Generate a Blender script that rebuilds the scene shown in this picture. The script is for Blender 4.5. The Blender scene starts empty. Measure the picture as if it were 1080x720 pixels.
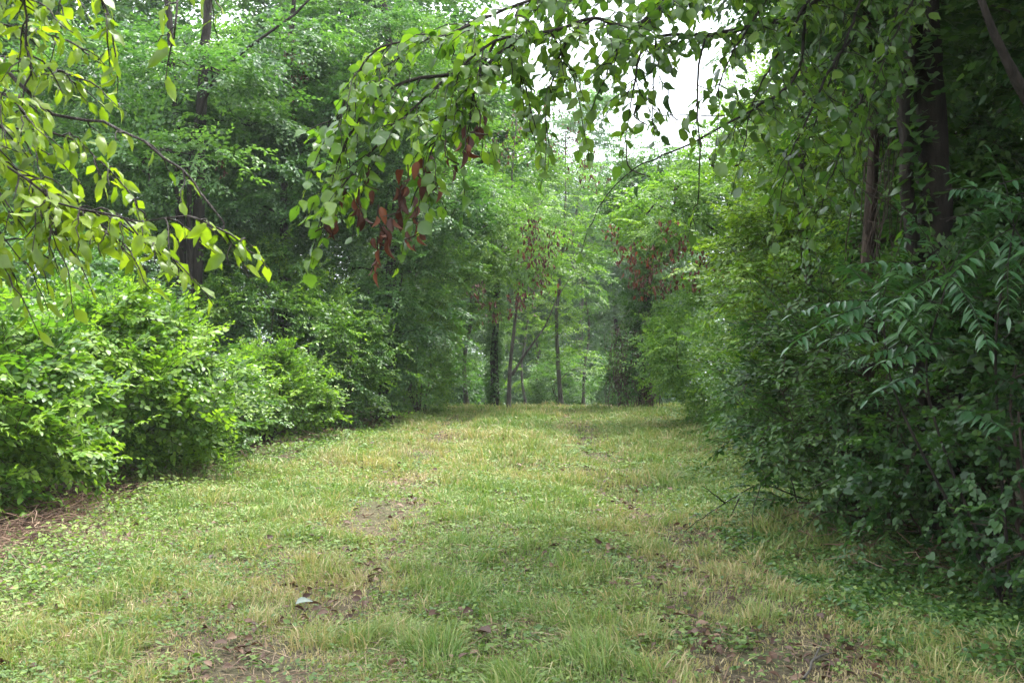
import bpy, math
import numpy as np

rng = np.random.default_rng(11)
SC = bpy.context.scene
COL = SC.collection
F_PX, HOR, CAM_Z = 1158.0, 367.0, 1.55


def ground_z(x, y):
    x = np.asarray(x, float); y = np.asarray(y, float)
    z = 0.035*np.sin(x*1.7+0.6*np.sin(y*0.9))*np.cos(y*0.8+0.4*x) + 0.02*np.sin(3.1*x+2.2*y)
    z = z - 0.05*np.exp(-((np.abs(x)-1.25)/0.35)**2)*np.clip((27-y)/10, 0, 1)
    t = np.clip((y-26.0)/45.0, 0, 2.2)
    z = z - 5.5*t*t/(t+0.25)*0.6
    return z


def W(u, v, d):
    return np.array([(u-540.0)/F_PX*d, d, CAM_Z+(HOR-v)/F_PX*d])


def nrm(a):
    a = np.asarray(a, float)
    return a/np.maximum(np.linalg.norm(a, axis=-1, keepdims=True), 1e-9)


def vnoise(x, y, s, seed):
    """smooth value noise 0..1 on a plane"""
    r = np.random.default_rng(seed)
    tab = r.random((64, 64))
    x = np.asarray(x)/s; y = np.asarray(y)/s
    xi = np.floor(x).astype(int); yi = np.floor(y).astype(int)
    fx = x-xi; fy = y-yi
    fx = fx*fx*(3-2*fx); fy = fy*fy*(3-2*fy)
    g = lambda a, b: tab[a % 64, b % 64]
    return (g(xi, yi)*(1-fx)+g(xi+1, yi)*fx)*(1-fy)+(g(xi, yi+1)*(1-fx)+g(xi+1, yi+1)*fx)*fy


# ------------------------------------------------------------------ geometry collector
class Geo:
    def __init__(self):
        self.V, self.T, self.M, self.C, self.n = [], [], [], [], 0

    def add(self, V, T, mat=0, tint=0.5):
        if len(V) == 0:
            return
        self.V.append(np.asarray(V, np.float32)); self.T.append(np.asarray(T, np.int64)+self.n)
        self.M.append(np.full(len(T), mat, np.int32))
        self.C.append(np.broadcast_to(np.asarray(tint, np.float32), (len(V),)))
        self.n += len(V)

    def build(self, name, mats, parent=None, origin=(0, 0, 0), smooth=True):
        V = np.concatenate(self.V)-np.asarray(origin, np.float32)
        T = np.concatenate(self.T).astype(np.int32); M = np.concatenate(self.M); C = np.concatenate(self.C)
        me = bpy.data.meshes.new(name)
        me.vertices.add(len(V)); me.vertices.foreach_set('co', V.ravel())
        me.loops.add(len(T)*3); me.loops.foreach_set('vertex_index', T.ravel())
        me.polygons.add(len(T)); me.polygons.foreach_set('loop_start', np.arange(0, len(T)*3, 3, dtype=np.int32))
        me.polygons.foreach_set('material_index', M)
        me.polygons.foreach_set('use_smooth', np.full(len(T), smooth))
        at = me.attributes.new('tint', 'FLOAT', 'POINT'); at.data.foreach_set('value', np.ascontiguousarray(C, np.float32))
        for m in (mats if isinstance(mats, (list, tuple)) else [mats]):
            me.materials.append(m)
        me.update(calc_edges=True)
        o = bpy.data.objects.new(name, me); COL.objects.link(o)
        if parent is not None:
            o.parent = parent
        return o


def tag(o, label=None, cat=None, group=None, kind=None):
    if label: o['label'] = label
    if cat: o['category'] = cat
    if group: o['group'] = group
    if kind: o['kind'] = kind
    return o


def thing(name, label, cat, loc, group=None):
    o = bpy.data.objects.new(name, None); COL.objects.link(o)
    o.location = [float(c) for c in loc]; o.empty_display_size = 0.2
    return tag(o, label, cat, group)


def tube(geo, pts, r, sides=6, mat=0, tint=0.5, rough=0.0):
    pts = np.asarray(pts, float); n = len(pts)
    r = np.broadcast_to(np.asarray(r, float), (n,))
    t = nrm(np.gradient(pts, axis=0))
    a = np.array([0.0, 0.0, 1.0]) if abs(t[0][2]) < 0.9 else np.array([1.0, 0.0, 0.0])
    U = np.empty((n, 3)); U[0] = nrm(np.cross(t[0], a))
    for i in range(1, n):
        U[i] = nrm(U[i-1]-t[i]*np.dot(U[i-1], t[i]))
    B = np.cross(t, U)
    ang = np.arange(sides)*2*math.pi/sides
    R = r[:, None]*np.ones(sides)
    if rough:
        R = R*(1+rough*(rng.random((n, sides))-0.5))
    V = pts[:, None, :]+R[..., None]*(np.cos(ang)[None, :, None]*U[:, None, :]+np.sin(ang)[None, :, None]*B[:, None, :])
    V = V.reshape(-1, 3)
    i = np.arange(n-1)[:, None]*sides; j = np.arange(sides)[None, :]; k = (j+1) % sides
    a0, a1, b0, b1 = i+j, i+k, i+sides+j, i+sides+k
    T = np.concatenate([np.stack([a0, a1, b1], -1).reshape(-1, 3), np.stack([a0, b1, b0], -1).reshape(-1, 3)])
    V = np.concatenate([V, pts[-1:]]); tip = len(V)-1
    e = (n-1)*sides
    T = np.concatenate([T, np.stack([e+np.arange(sides), e+(np.arange(sides)+1) % sides, np.full(sides, tip)], -1)])
    geo.add(V, T, mat, tint)


def smooth_path(pts, step=0.12, wig=0.0):
    """Catmull-Rom through the points"""
    pts = np.asarray(pts, float)
    p = np.concatenate([[2*pts[0]-pts[1]], pts, [2*pts[-1]-pts[-2]]])
    out = []
    for i in range(1, len(p)-2):
        m = max(2, int(np.linalg.norm(p[i+1]-p[i])/step))
        t = np.linspace(0, 1, m, endpoint=False)[:, None]
        out.append(0.5*((2*p[i])+(-p[i-1]+p[i+1])*t+(2*p[i-1]-5*p[i]+4*p[i+1]-p[i+2])*t**2+(-p[i-1]+3*p[i]-3*p[i+1]+p[i+2])*t**3))
    out.append(pts[-1:])
    o = np.concatenate(out)
    if wig:
        o[1:-1] += (rng.random((len(o)-2, 3))-0.5)*wig
    return o


# ------------------------------------------------------------------ leaves
def leaf_kite(w=0.5, fold=0.10, droop=0.10):
    V = np.array([[0, 0, 0], [.42, w/2, fold], [1, 0, -droop], [.42, -w/2, fold]])
    return V, np.array([[0, 3, 2], [0, 2, 1]])


def leaf_fine(w=0.5, fold=0.08, droop=0.18, peak=0.4, pet=0.0):
    xs = [0.0, 0.07, 0.2, 0.38, 0.58, 0.77, 0.91, 1.0]
    k = peak-0.4
    def wd(x): return w/2*float(np.interp(x, [0, .07, .2, .38, .58, .77, .91, 1], [0, .36-k, .77-k*.8, 1, .90+k*.6, .58+k, .22+k*.5, 0]))
    V = [[0, 0, 0]]; T = []
    for x in xs[1:-1]:
        z = -droop*x*x; h = wd(x)
        V += [[x, 0, z], [x, h, z+fold*h/(w/2)], [x, -h, z+fold*h/(w/2)]]
    V.append([1, 0, -droop]); e = len(V)-1
    T += [[0, 1, 2], [0, 3, 1]]
    for b in range(1, e-3, 3):
        T += [[b, b+3, b+4], [b, b+4, b+1], [b, b+2, b+5], [b, b+5, b+3]]
    T += [[e-3, e, e-2], [e-3, e-1, e]]
    V = np.array(V, float)
    V[:, 0] = pet+(1-pet)*V[:, 0]
    if pet:
        k = len(V)
        V = np.concatenate([V, [[0, .012, .02], [0, -.012, .02]]]); T += [[k, k+1, 0]]
    return V, np.array(T)


def leaf_mid(w=0.55, fold=0.07, droop=0.14):
    V = np.array([[0, 0, 0], [.3, 0, -.01], [.3, w*.5, fold], [.3, -w*.5, fold], [.68, 0, -droop*.5], [.68, w*.36, fold*.6-droop*.5], [.68, -w*.36, fold*.6-droop*.5], [1, 0, -droop]])
    T = np.array([[0, 1, 2], [0, 3, 1], [1, 4, 5], [1, 5, 2], [1, 3, 6], [1, 6, 4], [4, 7, 5], [4, 6, 7]])
    return V, T


def leaf_heart(w=0.95, fold=0.05, droop=0.12):
    V = np.array([[0.12, 0, 0], [0, w*.26, .02], [.22, w*.47, fold], [.55, w*.40, fold*.5], [.82, w*.16, -droop*.5], [1, 0, -droop],
                  [.82, -w*.16, -droop*.5], [.55, -w*.40, fold*.5], [.22, -w*.47, fold], [0, -w*.26, .02], [.5, 0, -.03]])
    T = np.array([[0, 10, 2], [0, 2, 1], [10, 3, 2], [10, 4, 3], [10, 5, 4], [10, 6, 5], [10, 7, 6], [10, 8, 7], [0, 8, 10], [0, 9, 8]])[:, ::-1]
    return V, T


def place(geo, tmpl, P, X, Z, S, mat=0, tint=0.5, wid=None):
    """one leaf per row of P, along X, facing Z, of length S"""
    V0, T0 = tmpl; n = len(P)
    if n == 0: return
    X = nrm(X); Y = nrm(np.cross(Z, X)); Z = np.cross(X, Y)
    S = np.broadcast_to(np.asarray(S, float), (n,))[:, None, None]
    yy = V0[None, :, 1, None]*(1.0 if wid is None else np.asarray(wid)[:, None, None])
    V = P[:, None, :]+S*(V0[None, :, 0, None]*X[:, None, :]+yy*Y[:, None, :]+V0[None, :, 2, None]*Z[:, None, :])
    T = T0[None]+(np.arange(n)*len(V0))[:, None, None]
    tt = np.repeat(np.broadcast_to(np.asarray(tint, float), (n,)), len(V0))
    geo.add(V.reshape(-1, 3), T.reshape(-1, 3), mat, tt)


class Spray:
    """a shoot: twig along +X with alternate leaves, L metres long"""
    def __init__(s, r, L=0.5, n=14, leaf=0.08, spread=55, droop=0.15, hang=0.2, subs=2, tilt=0.35, twig=True):
        P, X, Z, S, A = [], [], [], [], []
        g = Geo()
        def shoot(o, d, ln, m, lv):
            t = np.linspace(0, 1, 4)
            side = nrm(np.cross([0, 0, 1], d))
            pts = o+np.outer(t*ln, d)+np.outer(t*t*ln*droop, [0, 0, -1])+np.outer(np.sin(t*3)*ln*0.06*r.normal(), side)
            if twig: tube(g, pts, np.linspace(0.004, 0.0015, 4)*(0.6+ln), 3)
            for i in range(m):
                tt = 0.1+0.9*(i+r.random()*0.7)/m
                p = np.array([np.interp(tt, t, pts[:, c]) for c in range(3)])
                sg = 1 if i % 2 else -1
                a = math.radians(spread*(1.1-0.6*tt)+r.normal()*12)
                x = d*math.cos(a)+side*sg*math.sin(a)+np.array([0, 0, -hang+r.normal()*0.22])
                z = np.array([0, 0, 1.0])+r.normal(size=3)*tilt
                P.append(p); X.append(x); Z.append(z); S.append(lv*(0.75+0.5*r.random())*(1.05-0.35*tt)); A.append(tt)
        shoot(np.zeros(3), np.array([1.0, 0, 0]), L, n, leaf)
        for k in range(subs):
            sg = 1 if k % 2 else -1
            a = math.radians(40+r.random()*25)*sg
            f = 0.15+0.55*r.random()
            shoot(np.array([L*f, 0, -droop*L*f*f]), nrm([math.cos(a), math.sin(a), r.normal()*0.2]), L*(0.35+0.3*r.random()), max(3, int(n*0.55)), leaf*0.9)
        s.P, s.X, s.Z, s.S, s.A = map(np.array, (P, nrm(X), nrm(Z), S, A))
        s.V = np.concatenate(g.V) if twig else None
        s.T = np.concatenate(g.T) if twig else None


def spray_set(seed, k=8, **kw):
    r = np.random.default_rng(seed)
    return [Spray(r, **kw) for _ in range(k)]


def put_sprays(geo, sprays, tmpl, P, D, sc, roll=0.3, leafmat=0, twigmat=1, tint=None, jit=0.16):
    n = len(P)
    if n == 0: return
    D = nrm(D)
    up = np.array([0, 0, 1.0])+rng.normal(size=(n, 3))*roll
    Y = nrm(np.cross(up, D)); Zz = np.cross(D, Y)
    sc = np.broadcast_to(np.asarray(sc, float), (n,))
    tint = np.broadcast_to(np.asarray(0.5 if tint is None else tint, float), (n,))
    pick = rng.integers(0, len(sprays), n)
    for k, s in enumerate(sprays):
        m = np.where(pick == k)[0]
        if len(m) == 0: continue
        R = np.stack([D[m], Y[m], Zz[m]], -1)           # (m,3,3) columns
        q = sc[m][:, None, None]
        LP = P[m][:, None, :]+q*np.einsum('mij,lj->mli', R, s.P)
        LX = np.einsum('mij,lj->mli', R, s.X); LZ = np.einsum('mij,lj->mli', R, s.Z)
        LS = (sc[m][:, None]*s.S[None])
        tt = tint[m][:, None]+rng.normal(size=(len(m), len(s.P)))*jit+0.15*(s.A[None]-0.5)
        place(geo, tmpl, LP.reshape(-1, 3), LX.reshape(-1, 3), LZ.reshape(-1, 3), LS.ravel(), leafmat, np.clip(tt, 0, 1).ravel(),
              0.8+0.4*rng.random(LS.size))
        if s.V is not None and twigmat is not None:
            TV = P[m][:, None, :]+q*np.einsum('mij,lj->mli', R, s.V)
            TT = s.T[None]+(np.arange(len(m))*len(s.V))[:, None, None]
            geo.add(TV.reshape(-1, 3), TT.reshape(-1, 3), twigmat, 0.5)


# ------------------------------------------------------------------ skeletons
def in_blobs(blobs, n, shell=0.5, lumps=0.0):
    """points in ellipsoids (cx,cy,cz,rx,ry,rz), pushed towards the shell; returns points and outward directions"""
    b = np.array([q[:6] for q in blobs], float)
    vol = (b[:, 3]*b[:, 4]*b[:, 5])**(2/3)
    m = n*4
    k = rng.choice(len(b), m, p=vol/vol.sum())
    d = nrm(rng.normal(size=(m, 3)))
    r = shell+(1-shell)*rng.random(m)**0.7
    r = r*(1+lumps*rng.normal(size=m))
    P = b[k, :3]+d*b[k, 3:6]*r[:, None]
    ok = P[:, 2] > ground_z(P[:, 0], P[:, 1])+.12
    for i, q in enumerate(b):      # not deep inside a neighbour
        ok &= (k == i) | (np.sum(((P-q[:3])/q[3:6])**2, 1) > .45)
    ii = np.where(ok)[0][:n]
    return P[ii], nrm(d[ii]/b[k[ii], 3:6])


def skin_points(blobs, per_m2, lump=.16, gap=.0):
    """points on a lumpy skin round the ellipsoids, with outward directions"""
    b = np.array([q[:6] for q in blobs], float); PP, DD, CC = [], [], []
    for i, q in enumerate(b):
        area = 4*math.pi*((q[3]*q[4])**1.6/3+(q[3]*q[5])**1.6/3+(q[4]*q[5])**1.6/3)**(1/1.6)
        n = int(area*per_m2)
        d = nrm(rng.normal(size=(n, 3)))
        f = np.zeros(n); g2 = np.zeros(n)
        for w_ in range(7):
            kv = rng.normal(size=3)*(2.2+1.1*w_); ph = rng.random()*6.28
            f += np.sin(d@kv+ph)/(1+.35*w_)
        f = f/2.2
        r = (1+lump*f)*(1.0-.22*rng.random(n)**2)
        P = q[:3]+d*q[3:6]*r[:, None]
        ok = (P[:, 2] > ground_z(P[:, 0], P[:, 1])+.06) & (rng.random(n) < np.clip(1+gap*f*1.6, 0, 1)*np.clip((P[:, 2]-ground_z(P[:, 0], P[:, 1]))/.7-.1, .06, 1))
        for j, p in enumerate(b):
            if j != i: ok &= np.sum(((P-p[:3])/p[3:6])**2, 1) > .7
        PP.append(P[ok]); DD.append(nrm(d/q[3:6])[ok]); CC.append(f[ok])
    return np.concatenate(PP), np.concatenate(DD), np.concatenate(CC)


def grow(trunks, attract, tr, r_tip=0.006, arch=0.25, bias=0.5, step=0.35):
    """trunks: list of polylines; every attractor is joined to the nearest wood.
    returns (list of (points, radii)), list of (path points)"""
    pos, par, cnt = [], [], []
    chains = []
    for tp in trunks:
        prev = -1; ids = []
        for p in smooth_path(tp, step, 0.02):
            pos.append(p); par.append(prev); prev = len(pos)-1; ids.append(prev)
        chains.append(ids)
    ntr = len(pos)
    base = np.array(pos)
    order = np.argsort([np.min(np.linalg.norm(base-a, axis=1)) for a in attract])
    paths = []
    arr = np.zeros((ntr+len(attract)*16, 3)); arr[:ntr] = base; n = ntr
    for oi in order:
        a = attract[oi]
        dv = a-arr[:n]
        dist = np.linalg.norm(dv, axis=1)
        cost = dist*(1+bias*np.clip(-dv[:, 2]/np.maximum(dist, .05)+0.2, 0, 2))
        j = int(np.argmin(cost))
        L = dist[j]
        m = int(np.clip(L/step, 2, 12))
        t = np.linspace(0, 1, m+1)[1:, None]
        mid = (arr[j]+a)/2+np.array([0, 0, arch*L])+rng.normal(size=3)*0.12*L
        pth = (1-t)**2*arr[j]+2*t*(1-t)*mid+t*t*a
        ids = [j]; prev = j
        for p in pth:
            arr[n] = p; par.append(prev); prev = n; ids.append(n); n += 1
        chains.append(ids); paths.append(np.concatenate([arr[j:j+1], pth]))
    cnt = np.ones(n)*0.0
    for ids in chains[len(trunks):]:
        cnt[ids[-1]] += 1
    for i in range(n-1, -1, -1):
        if par[i] >= 0: cnt[par[i]] += cnt[i]
    rad = r_tip*np.maximum(cnt, 0.5)**0.5
    # trunks get their own taper
    tubes = []
    for c, ids in enumerate(chains):
        P = arr[ids]
        if c < len(trunks):
            r0 = tr[c] if isinstance(tr, (list, tuple)) else tr
            t = np.linspace(0, 1, len(ids))
            r = r0*(1-0.75*t)
            r = r*(1+0.5*np.exp(-t*len(ids)*step/0.25))
        else:
            r = rad[ids].copy(); r[0] = r[1]
            r = np.minimum(r, 0.6*(tr[0] if isinstance(tr, (list, tuple)) else tr))
        k = ids[0]
        while par[k] >= 0: k = par[k]
        tubes.append((P, r, c < len(trunks), [ch[0] for ch in chains[:len(trunks)]].index(k)))
    return tubes, paths


def plant(name, label, cat, trunks, tr, blobs, leafmat, barkmat, sprays, tmpl, n_att=60, per=10, shell=0.5, sc=(0.8, 1.2), group=None,
          crown='crown', trunkname='trunk', out=0.7, flat=0.6, tint=(0.5, 0.16), arch=0.2, roll=0.3, scatter=0.25, clad=0, loc=None,
          sides=8, lumps=0.05, extra=None, twigmat=1, t0=0.35, lift=0.0, r_tip=0.006, bias=0.5, att=None, step=0.35, skin=0, gap=.6, lump=.27, mix=.3):
    trunks = [np.asarray(t, float) for t in trunks]
    o = trunks[0][0] if loc is None else np.asarray(loc, float)
    root = thing(name, label, cat, o, group)
    A, N = in_blobs(blobs, n_att, shell, lumps)
    if att is not None: A = np.concatenate([A, att])
    tubes, paths = grow(trunks, A, tr, arch=arch, r_tip=r_tip, bias=bias, step=step)
    for c in range(len(trunks)):
        gw = Geo()
        for P, r, is_t, own in tubes:
            if own == c: tube(gw, P, r, sides if is_t else 5, 0, 0.5, 0.25 if is_t else 0.1)
        gw.build(trunkname if c == 0 or trunkname == 'stem' or trunks[c][0][2] < 1 else 'limb', barkmat, root, o)
    gl = Geo()
    ctr = np.array([b[:3] for b in blobs])
    PP, DD, TT = [], [], []
    for pth in paths:
        tb = rng.normal()*tint[1]+tint[0]
        L = np.linalg.norm(pth[-1]-pth[0])
        k = max(2, int(per*(0.6+0.8*rng.random())))
        t = t0+(1-t0)*rng.random(k)**0.8
        idx = t*(len(pth)-1); i0 = np.minimum(idx.astype(int), len(pth)-2); f = (idx-i0)[:, None]
        p = pth[i0]*(1-f)+pth[i0+1]*f
        tan = nrm(pth[i0+1]-pth[i0])
        c = ctr[np.argmin(np.linalg.norm(ctr-pth[-1], axis=1))]
        outw = nrm(p-c)
        d = out*outw+0.5*tan+rng.normal(size=(k, 3))*0.55
        d[:, 2] = d[:, 2]*flat+lift
        p = p+rng.normal(size=(k, 3))*scatter*np.array([1, 1, .6])
        PP.append(p); DD.append(d); TT.append(np.full(k, tb)+rng.normal(size=k)*0.08)
    if skin:
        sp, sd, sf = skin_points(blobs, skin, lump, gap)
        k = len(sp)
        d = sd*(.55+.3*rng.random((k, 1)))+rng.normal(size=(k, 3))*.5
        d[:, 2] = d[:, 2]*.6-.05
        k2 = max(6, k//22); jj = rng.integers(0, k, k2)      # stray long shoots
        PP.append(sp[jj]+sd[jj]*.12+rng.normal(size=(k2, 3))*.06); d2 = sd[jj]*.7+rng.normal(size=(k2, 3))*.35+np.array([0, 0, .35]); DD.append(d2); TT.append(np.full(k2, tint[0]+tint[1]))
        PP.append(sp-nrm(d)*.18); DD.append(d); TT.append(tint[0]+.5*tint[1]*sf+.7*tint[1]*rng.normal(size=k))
    PP = np.concatenate(PP); DD = np.concatenate(DD); TT = np.concatenate(TT)
    if skin and mix:
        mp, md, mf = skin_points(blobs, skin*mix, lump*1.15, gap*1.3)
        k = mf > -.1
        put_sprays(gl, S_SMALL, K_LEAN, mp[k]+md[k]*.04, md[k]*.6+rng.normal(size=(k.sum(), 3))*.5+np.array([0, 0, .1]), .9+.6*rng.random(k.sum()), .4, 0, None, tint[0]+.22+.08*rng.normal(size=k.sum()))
    ok = PP[:, 2] > ground_z(PP[:, 0], PP[:, 1])+0.08
    put_sprays(gl, sprays, tmpl, PP[ok], DD[ok], sc[0]+(sc[1]-sc[0])*rng.random(ok.sum()), roll, 0, twigmat, TT[ok])
    if clad:
        for tp in trunks:
            sp = smooth_path(tp, 0.1)
            k = int(clad*len(sp))
            ii = rng.integers(0, len(sp), k)
            ang = rng.random(k)*2*math.pi
            dd = np.stack([np.cos(ang), np.sin(ang), -0.2+0.4*rng.random(k)], -1)
            r0 = tr[0] if isinstance(tr, (list, tuple)) else tr
            put_sprays(gl, sprays, tmpl, sp[ii]+dd*r0, dd, 0.35+0.35*rng.random(k), 0.8, 0, None, tint[0]+rng.normal(size=k)*0.15)
    if extra is not None: extra(gl)
    gl.build(crown, [leafmat, barkmat], root, o)
    return root


# ------------------------------------------------------------------ materials
def newmat(name):
    m = bpy.data.materials.new(name); m.use_nodes = True
    nt = m.node_tree; nt.nodes.clear()
    return m, nt, nt.nodes, nt.links


def leaf_material(name, dark, mid, light, trans=0.4, tcol=(1.3, 1.5, 0.5), rough=0.38, spec=0.5, objvar=0.06):
    m, nt, N, L = newmat(name)
    out = N.new('ShaderNodeOutputMaterial')
    at = N.new('ShaderNodeAttribute'); at.attribute_name = 'tint'
    oi = N.new('ShaderNodeObjectInfo')
    ad = N.new('ShaderNodeMath'); ad.operation = 'MULTIPLY_ADD'; ad.inputs[1].default_value = objvar*2; ad.inputs[2].default_value = -objvar
    L.new(oi.outputs['Random'], ad.inputs[0])
    a2 = N.new('ShaderNodeMath'); a2.operation = 'ADD'; L.new(at.outputs['Fac'], a2.inputs[0]); L.new(ad.outputs[0], a2.inputs[1])
    cr = N.new('ShaderNodeValToRGB'); e = cr.color_ramp.elements
    e[0].position = 0.05; e[0].color = (*dark, 1); e[1].position = 0.95; e[1].color = (*light, 1)
    q = e.new(0.5); q.color = (*mid, 1)
    L.new(a2.outputs[0], cr.inputs[0])
    # fine mottling over the blade
    tc = N.new('ShaderNodeTexCoord')
    no = N.new('ShaderNodeTexNoise'); no.inputs['Scale'].default_value = 35; no.inputs['Detail'].default_value = 3
    L.new(tc.outputs['Object'], no.inputs['Vector'])
    mr = N.new('ShaderNodeMapRange'); mr.inputs[3].default_value = 0.72; mr.inputs[4].default_value = 1.28
    L.new(no.outputs['Fac'], mr.inputs[0])
    vm = N.new('ShaderNodeVectorMath'); vm.operation = 'SCALE'; L.new(cr.outputs[0], vm.inputs[0]); L.new(mr.outputs[0], vm.inputs['Scale'])
    bs = N.new('ShaderNodeBsdfPrincipled'); bs.inputs['Roughness'].default_value = rough
    bs.inputs['Specular IOR Level'].default_value = spec
    L.new(vm.outputs[0], bs.inputs['Base Color'])
    vt = N.new('ShaderNodeVectorMath'); vt.operation = 'MULTIPLY'; vt.inputs[1].default_value = tcol; L.new(vm.outputs[0], vt.inputs[0])
    tr = N.new('ShaderNodeBsdfTranslucent'); L.new(vt.outputs[0], tr.inputs['Color'])
    mx = N.new('ShaderNodeMixShader'); mx.inputs[0].default_value = trans
    L.new(bs.outputs[0], mx.inputs[1]); L.new(tr.outputs[0], mx.inputs[2]); L.new(mx.outputs[0], out.inputs['Surface'])
    return m


def bark_material(name, c1, c2, scale=14, rough=0.9):
    m, nt, N, L = newmat(name)
    out = N.new('ShaderNodeOutputMaterial'); bs = N.new('ShaderNodeBsdfPrincipled')
    bs.inputs['Roughness'].default_value = rough; bs.inputs['Specular IOR Level'].default_value = 0.2
    tc = N.new('ShaderNodeTexCoord'); mp = N.new('ShaderNodeMapping'); mp.inputs['Scale'].default_value = (1, 1, 0.22)
    L.new(tc.outputs['Object'], mp.inputs[0])
    no = N.new('ShaderNodeTexNoise'); no.inputs['Scale'].default_value = scale; no.inputs['Detail'].default_value = 6; no.inputs['Roughness'].default_value = 0.65
    L.new(mp.outputs[0], no.inputs['Vector'])
    cr = N.new('ShaderNodeValToRGB'); cr.color_ramp.elements[0].position = 0.35; cr.color_ramp.elements[1].position = 0.68
    cr.color_ramp.elements[0].color = (*c1, 1); cr.color_ramp.elements[1].color = (*c2, 1)
    L.new(no.outputs['Fac'], cr.inputs[0]); L.new(cr.outputs[0], bs.inputs['Base Color'])
    bp = N.new('ShaderNodeBump'); bp.inputs['Strength'].default_value = 1.0; bp.inputs['Distance'].default_value = 0.06
    L.new(no.outputs['Fac'], bp.inputs['Height']); L.new(bp.outputs[0], bs.inputs['Normal']); L.new(bs.outputs[0], out.inputs['Surface'])
    return m


M_CHERRY = leaf_material('cherry_leaf', (.055, .105, .012), (.12, .19, .016), (.22, .30, .03), 0.5, (1.5, 1.6, 0.4), 0.40, 0.45)
M_BROAD = leaf_material('broad_leaf', (.035, .082, .024), (.075, .145, .028), (.165, .25, .036), 0.5, (1.5, 1.7, 0.4), 0.34, 0.55)
M_BRIGHT = leaf_material('bright_shrub_leaf', (.045, .11, .022), (.11, .21, .03), (.22, .33, .045), 0.38, (1.3, 1.5, 0.45), 0.42, .45)
M_SHRUB = leaf_material('shrub_leaf', (.032, .085, .027), (.07, .15, .038), (.135, .225, .05), 0.36, (1.3, 1.5, 0.45), 0.42, .45)
M_WOOD = leaf_material('woodland_leaf', (.03, .08, .028), (.066, .145, .044), (.125, .22, .062), 0.42, (1.3, 1.5, 0.5), 0.44, .45)
M_LIME = leaf_material('light_woodland_leaf', (.055, .12, .032), (.11, .205, .046), (.185, .29, .06), 0.44, (1.3, 1.5, 0.45), 0.46, .4)
M_FAR = leaf_material('haze_tinted_leaf', (.05, .10, .05), (.085, .155, .078), (.13, .21, .10), 0.42, (1.2, 1.4, 0.6), 0.5, .4)  # pale bluish haze is mixed into this leaf colour
M_YELLOW = leaf_material('yellowish_vine_leaf', (.045, .10, .02), (.092, .18, .028), (.18, .275, .045), 0.42, (1.4, 1.5, 0.4), 0.44, .4)
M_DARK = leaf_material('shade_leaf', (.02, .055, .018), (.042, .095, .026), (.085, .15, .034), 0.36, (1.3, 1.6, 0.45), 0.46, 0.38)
M_SUMAC = leaf_material('sumac_leaflet', (.026, .08, .036), (.05, .12, .048), (.085, .175, .055), 0.36, (1.3, 1.6, 0.5), 0.32, 0.6)
M_DEAD = leaf_material('dead_hanging_leaf', (.04, .016, .010), (.078, .029, .017), (.15, .056, .026), 0.28, (1.3, 0.8, 0.6), 0.6, 0.3)
M_DEADFAR = leaf_material('faded_dead_leaf', (.03, .013, .010), (.07, .028, .02), (.14, .062, .042), 0.25, (1.3, 0.9, 0.7), 0.7, 0.3)
M_GRASS = leaf_material('grass_blade', (.40, .32, .175), (.20, .255, .075), (.105, .195, .042), 0.30, (1.2, 1.3, 0.6), 0.5, 0.35, 0.0)
M_HERB = leaf_material('herb_leaf', (.05, .105, .028), (.12, .19, .048), (.20, .265, .068), 0.30, (1.2, 1.4, 0.5), 0.55, 0.3, 0.0)
M_LITTER = leaf_material('fallen_leaf', (.05, .025, .018), (.12, .07, .045), (.26, .17, .11), 0.12, (1.2, 1, 0.8), 0.6, 0.3, 0.0)
M_THATCH = leaf_material('dry_stalk', (.06, .035, .025), (.17, .105, .07), (.38, .28, .19), 0.12, (1.2, 1, 0.8), 0.7, 0.2, 0.0)
B_DARK = bark_material('dark_bark', (.012, .010, .008), (.045, .037, .03))
B_GREY = bark_material('grey_bark', (.05, .045, .04), (.16, .145, .125))
B_BROWN = bark_material('brown_bark', (.02, .015, .011), (.08, .058, .044))
B_WET = bark_material('wet_bark', (.012, .008, .007), (.045, .032, .027), 30, 0.45)

# ------------------------------------------------------------------ shared shoots
K_SM = leaf_kite(0.56); K_WIDE = leaf_kite(0.66, .08, .12); K_LEAN = leaf_kite(.42, .08, .14)
FINE = leaf_fine(0.46); FINE_PET = leaf_fine(0.40, .08, .26, .42, .12); FINE_BROAD = leaf_fine(0.64, .08, .24, .36, .14); FINE_LANCE = leaf_fine(0.22, .04, .25, .4)
def vary(t, seed, amp=.05):
    r = np.random.default_rng(seed); V = t[0].copy()
    V[1:] += r.normal(size=V[1:].shape)*[amp*.5, amp, amp]
    return V, t[1]


V_BROAD = [vary(leaf_fine(w_, f_, d_, p_, .14), 100+i, .024) for i, (w_, f_, d_, p_) in enumerate(((.64, .08, .24, .36), (.55, .16, .38, .38), (.70, .03, .10, .34), (.60, -.06, .30, .4)))]
V_CHERRY = [vary(leaf_fine(w_, f_, d_, p_, .12), 200+i, .022) for i, (w_, f_, d_, p_) in enumerate(((.42, .08, .26, .42), (.36, .15, .42, .44), (.47, .03, .12, .40), (.40, -.05, .34, .45)))]
HEART = leaf_heart()
MID = leaf_mid(.56); MIDW = leaf_mid(.68)
S_BUSH = spray_set(1, 10, L=.42, n=11, leaf=.088, subs=2, hang=.15, droop=.12)
S_BUSHF = spray_set(2, 8, L=.5, n=12, leaf=.085, subs=2, hang=.2, droop=.2, twig=False)
S_TREE = spray_set(3, 10, L=.75, n=13, leaf=.118, subs=3, hang=.25, droop=.22, twig=False)
S_FAR = spray_set(4, 8, L=1.1, n=12, leaf=.19, subs=3, hang=.2, droop=.2, tilt=.5, twig=False)
S_SMALL = spray_set(5, 10, L=.34, n=11, leaf=.062, subs=2, hang=.1, droop=.15)
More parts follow.
